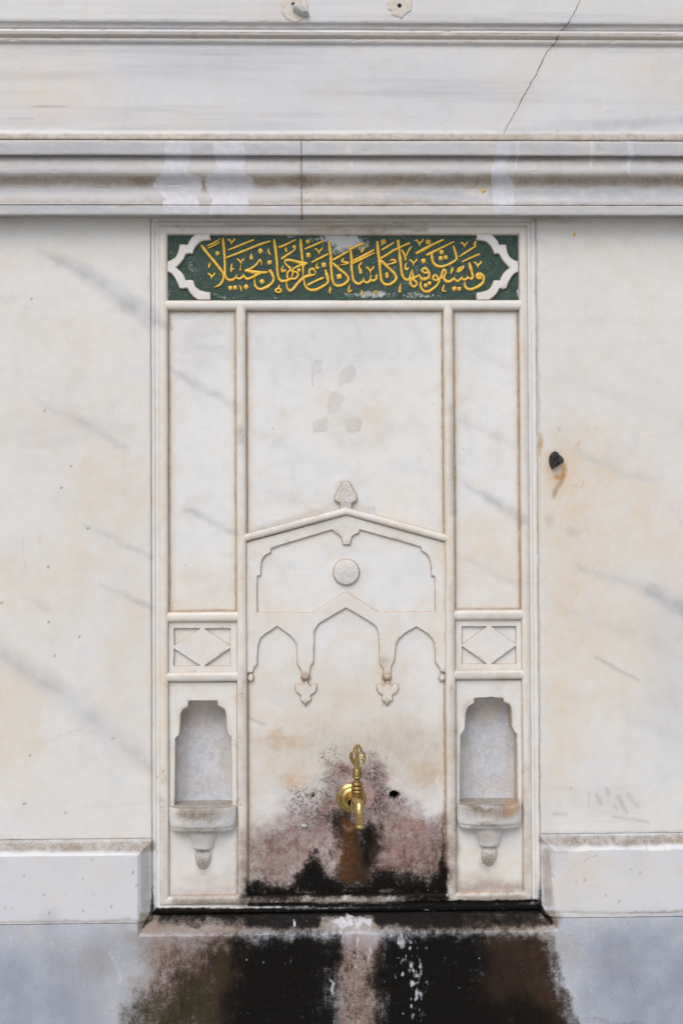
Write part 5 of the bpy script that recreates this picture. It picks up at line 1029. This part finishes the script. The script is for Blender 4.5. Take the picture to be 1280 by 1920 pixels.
word('gilded_word', [
    stroke(TE, [(168, 115, 66), (180, 220, 60), (195, 330, 50), (205, 430, 66), (225, 600, 58), (238, 740, 56), (270, 845, 58), (330, 905, 58), (400, 900, 58), (470, 880, 62), (540, 845, 46), (600, 795, 30)]),
    stroke(TE, [(448, 695, 16), (418, 800, 40), (402, 885, 52)]), stroke(TE, [(455, 700, 18), (465, 800, 40), (475, 880, 56)]), stroke(TE, [(415, 920, 66), (430, 1000, 56), (490, 1045, 52), (540, 1000, 48), (522, 940, 52), (450, 890, 56)]),
    stroke(TE, [(432, 245, 42), (368, 345, 38), (340, 420, 30)]), stroke(TE, [(238, 305, 32), (290, 390, 50), (318, 460, 56), (310, 525, 22)]), stroke(TE, [(345, 555, 18), (312, 645, 46), (340, 700, 54), (380, 665, 28)]), vee(TE, 478, 560, 1.1), dot(TE, 680, 530, 54, rot=.4),
    stroke(TE, [(592, 805, 44), (640, 885, 62), (720, 888, 64), (780, 850, 56), (795, 790, 54), (745, 695, 58), (680, 680, 56), (648, 735, 44), (700, 765, 48), (765, 765, 46)]), stroke(TE, [(795, 810, 34), (800, 905, 14)]),
    stroke(TE, [(625, 930, 32), (622, 1040, 50), (670, 1118, 56), (760, 1145, 60), (880, 1075, 56), (960, 995, 46), (995, 920, 46), (945, 835, 54), (895, 820, 52), (862, 880, 54), (930, 918, 50), (1000, 882, 54)]),
    stroke(TE, [(1030, 880, 62), (1048, 765, 50), (1088, 700, 50), (1125, 760, 50), (1085, 850, 52), (1105, 920, 56), (1170, 948, 56), (1250, 905, 46), (1288, 860, 26)]), dot(TE, 720, 1020, 46), dot(TE, 798, 975, 44), vee(TE, 600, 165, 1.15), ring(TE, 768, 148, 32, 26, 50),
    stroke(TE, [(528, 382, 50), (700, 288, 72), (880, 190, 52), (1075, 105, 48)])])
word('gilded_word', [
    stroke(TE, [(735, 415, 52), (850, 360, 62), (1000, 282, 46), (1150, 210, 42), (1285, 145, 36)]), stroke(TE, [(845, 375, 54), (848, 480, 58), (890, 585, 62), (980, 638, 62), (1100, 628, 56), (1253, 560, 52), (1335, 490, 54), (1325, 400, 56), (1293, 300, 50), (1272, 225, 28)]),
    dot(TE, 1040, 350, 52), dot(TE, 1020, 475, 52), dot(TE, 1122, 455, 50), vee(TF, 645, 205, .95), stroke(TF, [(540, 445, 28), (650, 370, 46), (790, 280, 44), (858, 238, 40), (845, 185, 56), (868, 140, 44)]), stroke(TF, [(598, 548, 36), (780, 460, 46), (945, 392, 40)]),
    stroke(TF, [(405, 655, 30), (392, 720, 66), (370, 785, 28)]), stroke(TF, [(632, 635, 34), (530, 685, 56), (500, 745, 44), (575, 712, 48), (630, 645, 30)]), vee(TF, 912, 605, 1.1), dot(TF, 440, 1085, 52), dot(TF, 536, 1085, 48), stroke(TF, [(232, 1005, 22), (212, 1085, 50), (205, 1140, 26)]), stroke(TF, [(205, 1125, 30), (275, 1140, 26)]),
    stroke(TF, [(735, 565, 46), (760, 650, 74), (790, 760, 58), (808, 855, 58), (778, 888, 54), (728, 872, 46), (708, 830, 26)]), stroke(TF, [(708, 865, 46), (645, 908, 54), (600, 882, 42), (582, 835, 26)]), stroke(TF, [(588, 870, 42), (500, 935, 58), (445, 885, 42), (435, 850, 24)]), stroke(TF, [(435, 890, 40), (330, 945, 58), (250, 905, 54), (228, 860, 44)]),
    stroke(TF, [(642, 955, 38), (660, 1045, 58), (740, 1098, 64), (860, 1068, 60), (975, 1000, 62), (1020, 930, 56), (1022, 840, 60), (945, 785, 62), (892, 815, 66), (910, 875, 54), (970, 868, 60)]), dot(TF, 940, 825, 50)])

# ---- gable moulding with finial, arch screen, roundel
c5 = frame_crop(440, 870, 3.0476)
gp = [tuple(float(v) for v in unp(x, y, -.004)) for x, y in c5([(52, 424), (636, 268), (1212, 426)])]
gab = bead('gable_moulding', gp, .0172, D_FIELD, .0125, M_PAN, pan, soil=.6, seed=14)
plate('finial', [c5([(600, 262), (600, 238), (597, 226), (578, 217), (567, 204), (567, 188), (574, 165), (590, 138), (604, 118), (610, 103), (622, 96), (640, 94), (655, 98), (664, 112), (678, 138), (694, 165), (700, 190), (701, 204), (691, 217), (674, 226), (671, 238), (671, 262)])], D_FIELD+.0080, D_FIELD-.003, M_PAN, gab, bev=.0034, step=.004, dome=.002, soil=.55, pit=.5)
hole = c5([(130, 845), (129, 740), (130, 641), (150, 640), (151, 600), (154, 560), (164, 536), (182, 518), (207, 509), (208, 486), (240, 472), (350, 438), (460, 405), (558, 378), (570, 394), (590, 402), (607, 420), (614, 445), (618, 463), (660, 463), (663, 440), (672, 415), (690, 403), (711, 396), (714, 377), (800, 401), (930, 437), (1062, 475), (1066, 498), (1090, 512), (1106, 530), (1116, 560), (1120, 600), (1120, 640), (1141, 643), (1142, 740), (1142, 842), (980, 843), (825, 845), (780, 820), (720, 780), (660, 742), (636, 727), (610, 742), (540, 785), (480, 822), (440, 848), (300, 846)])
outer = c5([(66, 446), (230, 402), (420, 350), (636, 290), (850, 350), (1040, 402), (1208, 448), (1208, 1192), (1172, 1188), (1166, 1162), (1150, 1146), (1142, 1130), (1142, 1080), (1139, 1030), (1126, 1000), (1100, 972), (1070, 952), (1036, 932), (1000, 952), (965, 975), (938, 1000), (924, 1025), (918, 1070), (914, 1120), (900, 1145), (893, 1165), (894, 1192), (888, 1240), (850, 1240), (848, 1190), (846, 1168), (830, 1150), (824, 1130), (823, 1050), (818, 960), (808, 935), (788, 914), (740, 885), (690, 855), (636, 823), (580, 855), (530, 885), (482, 914), (464, 940), (456, 968), (454, 1050), (451, 1138), (438, 1150), (431, 1170), (430, 1195), (424, 1242), (386, 1242), (383, 1195), (378, 1174), (362, 1158), (355, 1140), (354, 1080), (351, 1030), (338, 1005), (310, 978), (275, 952), (242, 929), (205, 955), (172, 976), (148, 998), (136, 1030), (132, 1090), (129, 1148), (112, 1164), (106, 1182), (104, 1193), (66, 1195)])
scr = plate('arch_screen', [outer, hole], D_FIELD+.0052, D_FIELD-.006, M_PAN, pan, bev=.0020, step=.0065, soil=.55)
relief('gable_field', ticks(ux(470), ux(830), .0034), ticks(uz(1155), uz(985), .0034), D_FIELD+.0008, D_FIELD-.005, M_PAN, pan, rnd=0, wave=.0004) if False else None
for cx in (404, 870):
    plate('pendant', [c5([(cx-12, 1236), (cx-9, 1252), (cx-20, 1268), (cx-32, 1258), (cx-46, 1252), (cx-58, 1258), (cx-62, 1276), (cx-58, 1296), (cx-46, 1312), (cx-29, 1322), (cx-27, 1330), (cx-33, 1340), (cx-28, 1354), (cx-14, 1362), (cx-8, 1370), (cx+0, 1386), (cx+8, 1370), (cx+14, 1362), (cx+30, 1354), (cx+36, 1340), (cx+30, 1330), (cx+32, 1322), (cx+50, 1312), (cx+63, 1296), (cx+68, 1276), (cx+64, 1256), (cx+50, 1250), (cx+36, 1256), (cx+26, 1268), (cx+14, 1252), (cx+16, 1236)])], D_FIELD+.0048, D_FIELD-.004, M_PAN, scr, bev=.0022, step=.004, soil=.6)
    plate('pendant_bead', [c5([(cx+27*math.cos(a), 1217+24*math.sin(a)) for a in np.linspace(0, 2*math.pi, 20, endpoint=False)])], D_FIELD+.0095, D_FIELD-.004, M_PAN, scr, bev=.0055, step=.003, soil=.6, pit=.3)
for cx in (92, 1184):
    plate('pendant_bead', [c5([(cx+20*math.cos(a), 1222+24*math.sin(a)) for a in np.linspace(0, 2*math.pi, 20, endpoint=False)])], D_FIELD+.0075, D_FIELD-.004, M_PAN, scr, bev=.004, step=.003, soil=.5, pit=.3)
plate('roundel', [px_disc(649, 1072.5, 25.2, 0, 56, .006, 4)], D_FIELD+.0065, D_FIELD-.004, M_PAN, pan, bev=.0028, step=.004, dome=.0016, soil=.6, pit=.4)

# ---- side panels: lozenge plates and niches
c6 = frame_crop(280, 1130, 3.31); c7 = frame_crop(820, 1130, 3.31)
tri6 = [[(153, 160), (316, 160), (156, 264)], [(344, 162), (501, 160), (500, 264)], [(154, 287), (314, 391), (153, 392)], [(500, 284), (502, 392), (346, 392)]]
tri7 = [[(150, 149), (302, 149), (152, 256)], [(336, 149), (484, 147), (484, 254)], [(152, 272), (300, 378), (150, 380)], [(484, 270), (486, 378), (334, 380)]]
for c, tri, ox in ((c6, tri6, (118, 126, 542, 430)), (c7, tri7, (116, 115, 524, 415))):
    x0, y0, x1, y1 = ox
    lo = plate('lozenge_plate', [c([(x0-8, y0-8), (x1+8, y0-8), (x1+8, y1+8), (x0-8, y1+8)])]+[c(t) for t in tri], D_FIELD+.0035, D_FIELD-.012, M_PAN, pan, bev=.0013, step=.006, soil=.55)
    (ax, ay), (bx, by) = c([(x0-8, y0-8), (x1+8, y1+8)])
    relief('sunk_ground', ticks(ux(ax, ay)+.004, ux(bx, by)-.004, .01), ticks(uz(by, (ax+bx)/2)+.004, uz(ay, (ax+bx)/2)-.004, .01), D_FIELD-.0022, D_FIELD-.02, M_PAN, lo, rnd=0)

nic6 = [(158, 1262), (158, 1238), (160, 1100), (162, 980), (163, 850), (172, 836), (186, 824), (191, 800), (193, 750), (196, 700), (201, 680), (212, 662), (240, 650), (243, 632), (245, 612), (330, 611), (421, 612), (423, 632), (426, 642), (452, 654), (466, 666), (474, 690), (478, 740), (481, 795), (490, 818), (507, 842), (509, 980), (510, 1100), (511, 1238), (511, 1262)]
nic7 = [(140, 1250), (140, 1225), (141, 1000), (145, 822), (158, 808), (170, 790), (173, 740), (178, 690), (184, 660), (196, 645), (226, 626), (230, 596), (300, 592), (330, 588), (360, 592), (405, 594), (410, 618), (440, 630), (455, 650), (458, 700), (459, 770), (470, 796), (490, 818), (492, 1000), (494, 1225), (494, 1250)]
for c, nic, ox, cxp, zt, zb in ((c6, nic6, (112, 490, 548, 1832), 331, 1252, 1380), (c7, nic7, (110, 478, 530, 1810), 321, 1236, 1362)):
    x0, y0, x1, y1 = ox
    dn = D_FIELD+.002
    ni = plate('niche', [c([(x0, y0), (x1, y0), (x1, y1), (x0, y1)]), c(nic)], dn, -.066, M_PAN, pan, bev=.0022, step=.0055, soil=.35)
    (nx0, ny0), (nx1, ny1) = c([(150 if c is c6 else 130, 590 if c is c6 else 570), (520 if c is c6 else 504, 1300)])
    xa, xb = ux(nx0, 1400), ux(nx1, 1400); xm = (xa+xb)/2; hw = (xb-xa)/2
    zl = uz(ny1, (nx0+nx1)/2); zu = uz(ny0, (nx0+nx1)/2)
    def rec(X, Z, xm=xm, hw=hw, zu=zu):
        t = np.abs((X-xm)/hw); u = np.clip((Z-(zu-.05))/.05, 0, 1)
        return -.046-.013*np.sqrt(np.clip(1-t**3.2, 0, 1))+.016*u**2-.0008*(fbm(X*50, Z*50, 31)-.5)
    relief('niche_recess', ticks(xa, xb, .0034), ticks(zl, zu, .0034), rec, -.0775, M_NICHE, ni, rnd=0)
    # floor of the niche and the bowed shelf in front of it
    (cxx, ztp), (_, zbp) = c([(cxp, zt), (cxp, zb)])
    xc = ux(cxx, ztp); yy = dn
    (l_, _a), (r_, _b) = c([(120 if c is c6 else 116, 0), (541 if c is c6 else 526, 0)])
    hwid = (ux(r_, 1510)-ux(l_, 1510))/2-.001
    zt_ = uz(ztp+1.0, cxx, yy); sz = uz(ztp, cxx)-uz(zbp, cxx)
    def halfshell(name, prof, squash, parent, xw, seg=44, ex=None, sup=.8, flat=0.):
        V = []; K = len(prof)
        angs = [(math.pi*k/seg, 1) for k in range(seg+1)]
        if flat: angs = [(0, 0)]+angs+[(math.pi, 0)]
        for a, on in angs:
            for r, z in prof:
                V.append((xc+xw*(r if not flat else r**.35)*math.cos(a), -(yy-.003+on*(flat*r+(squash-flat)*r*math.sin(a)**sup)), zt_+z))
        q = []; dirt = np.array([[1. if (flat and i < 4) else 0 for i in range(K)] for _ in angs]).ravel()
        for k in range(len(angs)-1):
            for i in range(K-1): q.append([k*K+i, k*K+i+1, (k+1)*K+i+1, (k+1)*K+i])
        V = np.array(V); V += .0007*np.stack([fbm(V[:, 0]*140, V[:, 2]*140, 5)-.5, fbm(V[:, 0]*130, V[:, 2]*150, 6)-.5, fbm(V[:, 0]*120, V[:, 2]*120, 7)-.5], 1)*2
        return mesh_obj(name, V, q, M_PAN, parent, 35, {k_: np.maximum(np.full(len(V), v), dirt*.72 if k_ == 'soil' else 0) for k_, v in (ex or {}).items()}, merge=True)
    H = sz*.93
    halfshell('shelf', [(0, -.0006), (.5, -.0006), (.8, -.0004), (.965, 0), (.992, -.0006), (1, -.002), (1.0, -.010), (1.0, -.018), (.995, -.026), (.98, -H+.006), (.955, -H+.002), (.93, -H), (.88, -H-.0008), (.86, -H-.001), (.86, -H-.005), (.83, -H-.0085), (.76, -H-.011), (.70, -H-.0125), (.60, -H-.013), (0.2, -H-.013)], .040, ni, hwid, ex={'soil': .14, 'pit': .45}, sup=1.0, flat=.012)
    fx0, fx1 = ux(l_+5, 1510), ux(r_-5, 1510)
    relief('shelf_floor', ticks(xa+.001, xb-.001, .006), ticks(zt_-.02, zt_-.0015, .006), dn-.004, -.0776, M_NICHE, ni, rnd=0, extra={'soil': lambda X, Z: np.full_like(X, .75)})
    zb_ = -H-.012; bk = .98*sz
    (bx0, _c), (bx1, _d) = c([(cxp-92, 0), (cxp+92, 0)]); bw = (ux(bx1, 1560)-ux(bx0, 1560))/2
    halfshell('shelf_bracket', [(1.18, zb_+.003), (1.08, zb_-.003), (.96, zb_-.009), (.86, zb_-.016), (.78, zb_-.023), (.72, zb_-.030), (.70, zb_-.034), (.69, zb_-.0355), (.64, zb_-.0375), (.5, zb_-.0385), (.0, zb_-.0385)], .026, ni, bw, ex={'soil': .10})
    halfshell('acorn_drop', [(.40, zb_-.036), (.40, zb_-.043), (.46, zb_-.0445), (.55, zb_-.047), (.585, zb_-.051), (.585, zb_-.056), (.56, zb_-.061), (.50, zb_-.067), (.41, zb_-.073), (.27, zb_-.079), (.10, zb_-.0835), (.0, zb_-.0845)], .021, ni, bw, seg=28, ex={'soil': .32, 'pit': .9})

# ------------------------------------------------------------------ brass tap
TX, TZ = (float(v) for v in unp(658.8, 1497, D_FIELD+.004)); y0 = -D_FIELD
tap = tag(empty('brass_tap', (TX, y0, TZ)), 'polished brass tap with a pierced flame shaped handle in the stained centre field', 'tap')
c9t = frame_crop(600, 1380, 9.143)
mr = px_disc(669, 1493, 33, 0, 44, .07, 12)
mo = plate('mortar_ring', [mr], D_FIELD+.0022, D_FIELD-.004, M_PINKM, tap, bev=.0018, step=.004, ero=.0012)
k_ = .0274/26
lathe('rosette', (TX, y0-.001, TZ), 'y', [(.0306, 0), (.0306, .0032), (.0300, .0040), (.0285, .0045), (.0272, .0060), (.0262, .0072), (.0245, .0078), (.0228, .0072), (.0222, .0062), (.0205, .0074), (.0160, .0092), (.0128, .0098), (.0118, .0090), (.0112, .0098), (.0100, .0135), (.0092, .0150), (.0088, .0160), (.0084, .044)], M_BRASS, tap, 56, smooth=50)
DT = .050                                                   # how far the tap's body stands out
def tp(X, Y, d=DT): x, z = unp(600+X/9.143, 1380+Y/9.143, d+D_FIELD); return float(x), -(d+D_FIELD), float(z)
def tl(name, x, rows, d=DT, seg=32, parent=tap, mat=None):
    """body turned about a vertical axis; rows (half width, y) in the crop of the tap"""
    cx, cyy, _ = tp(x, rows[0][1], d); zs = [tp(x, y, d)[2] for r, y in rows]; z0 = zs[-1]
    return lathe(name, (cx, cyy, z0), 'z', [(r/9.143/932, z-z0) for (r, y), z in zip(rows, zs)], mat or M_BRASS, parent, seg, smooth=40)
# inlet pipe from the wall to the body
a = np.array([TX, y0-.010, TZ]); b = np.array(tp(600, 1100)); V, q = tube_mesh([a, a+(b-a)*.5, b], .0088, 24); mesh_obj('inlet_pipe', V, q, M_BRASS, tap, 50, stains=False)
tl('valve_body', 632, [(0, 770), (46, 772), (60, 780), (92, 800), (98, 812), (98, 838), (88, 848), (84, 858), (98, 870), (104, 884), (104, 905), (94, 915), (90, 925), (104, 938), (106, 952), (104, 968), (92, 978), (92, 990), (104, 1000), (106, 1012), (104, 1028), (96, 1040), (92, 1060), (92, 1120), (84, 1160), (60, 1195), (0, 1205)], mat=M_TARN)
tl('valve_stem', 634, [(0, 545), (44, 547), (70, 556), (78, 566), (78, 690), (80, 700), (86, 706), (86, 716), (76, 724), (56, 730), (50, 742), (52, 758), (50, 766), (56, 776)], mat=M_TARN)
sp = [tp(565, 1075, .046), tp(572, 1110, .052), tp(610, 1105, .066), tp(650, 1140, .080), tp(668, 1200, .089), tp(674, 1280, .094), tp(677, 1360, .096), tp(680, 1440, .096), tp(681, 1535, .0955)]
S = smooth_path(sp[2:], 6); n = len(S)
rd = np.interp(np.linspace(0, 1, n), [0, .3, .8, .93, 1.0], [.0098, .0099, .0094, .0092, .0090])
V, q = tube_mesh(S, rd, 28); mesh_obj('spout', V, q, M_BRASS, tap, 50, stains=False)
V, q = tube_mesh([tp(556, 1040, .040), tp(556, 1180, .040), tp(558, 1300, .040), tp(560, 1330, .040)], [.0060, .0062, .0056, .0030], 20); mesh_obj('drain_boss', V, q, M_BRASS, tap, 50, stains=False)
ex_, ey_, ez_ = tp(681, 1540, .0955)
lathe('spout_lip', (ex_, ey_, ez_-.004), 'z', [(.0070, .0012), (.0070, .0), (.0094, .0), (.0098, .0015), (.0098, .0045), (.0088, .006)], M_BRASS, tap, 28)
# pierced handle: flat bars bent into a flame
def bar(pts, w, closed=False, n=6):
    P = smooth_path([np.array([*tp(x, y, DT+.004)]) for x, y in pts], n, closed)
    if closed: P = P+[P[0], P[1]]
    return tube_mesh(P, 1.35*w/9.143/932, 10, .75)
hp = [bar([(638, 520), (600, 500), (548, 448), (518, 370), (528, 292), (572, 250), (590, 205), (615, 172), (638, 150), (664, 172), (690, 205), (704, 250), (748, 300), (768, 370), (756, 440), (738, 484)], 15),
      bar([(620, 540), (612, 440), (606, 380), (618, 310), (632, 250), (636, 190)], 14), bar([(640, 540), (645, 440), (640, 380), (650, 330), (640, 270)], 13),
      bar([(630, 560), (622, 500), (618, 440), (616, 390)], 34), bar([(600, 520), (585, 480), (578, 440)], 16), bar([(560, 250), (545, 290), (560, 330)], 12), bar([(650, 520), (648, 470), (660, 430)], 20), bar([(612, 470), (570, 420), (552, 360), (565, 300), (600, 290)], 11), bar([(660, 450), (668, 400), (712, 385), (738, 425), (716, 470), (676, 470)], 11), bar([(655, 400), (690, 352), (735, 340)], 11), bar([(600, 300), (585, 262)], 11), bar([(670, 300), (690, 260)], 10),
      bar([(590, 500), (620, 530), (650, 540), (672, 520), (694, 566), (728, 652)], 15)]
V, q = join(hp); mesh_obj('handle', V, q, M_BRASS, tap, 50, stains=False)

# ------------------------------------------------------------------ light, sky, camera
EL, AZ = math.radians(52), math.radians(18)                 # sun in front of the wall, a little to the left, through thin cloud
w = bpy.data.worlds.new('World'); SC.world = w; w.use_nodes = True
nt = w.node_tree; bg = nt.nodes['Background']; sky = nt.nodes.new('ShaderNodeTexSky'); sky.sky_type = 'NISHITA'; sky.sun_disc = False
sky.sun_elevation = EL; sky.sun_rotation = math.pi+AZ; sky.dust_density = 3.0; sky.air_density = 1.0
hs = nt.nodes.new('ShaderNodeHueSaturation'); hs.inputs['Saturation'].default_value = .80
nt.links.new(sky.outputs[0], hs.inputs['Color']); nt.links.new(hs.outputs[0], bg.inputs[0]); bg.inputs[1].default_value = .13
sun = bpy.data.lights.new('sun', 'SUN'); sun.energy = 1.25; sun.angle = math.radians(50); sun.color = (1, .98, .945)
so = bpy.data.objects.new('sun', sun); COL.objects.link(so)
dv = Vector((-math.sin(AZ)*math.cos(EL), -math.cos(AZ)*math.cos(EL), math.sin(EL)))
so.rotation_euler = dv.to_track_quat('Z', 'Y').to_euler(); so.location = (0, -3, 5)
cam = bpy.data.cameras.new('camera'); co = bpy.data.objects.new('camera', cam); COL.objects.link(co)
cam.sensor_fit = 'VERTICAL'; cam.sensor_height = 36; cam.lens = 36*F/1920; cam.clip_start = .05; cam.clip_end = 200
Rm = Matrix(((RIGHT[0], UP[0], -_f[0], CAM[0]), (RIGHT[1], UP[1], -_f[1], CAM[1]), (RIGHT[2], UP[2], -_f[2], CAM[2]), (0, 0, 0, 1)))
co.matrix_world = Rm
SC.camera = co
SC.view_settings.view_transform = 'Standard'; SC.view_settings.look = 'None'; SC.view_settings.gamma = 1; SC.view_settings.exposure = 0.13
SC.cycles.max_bounces = 6; SC.cycles.use_denoising = True
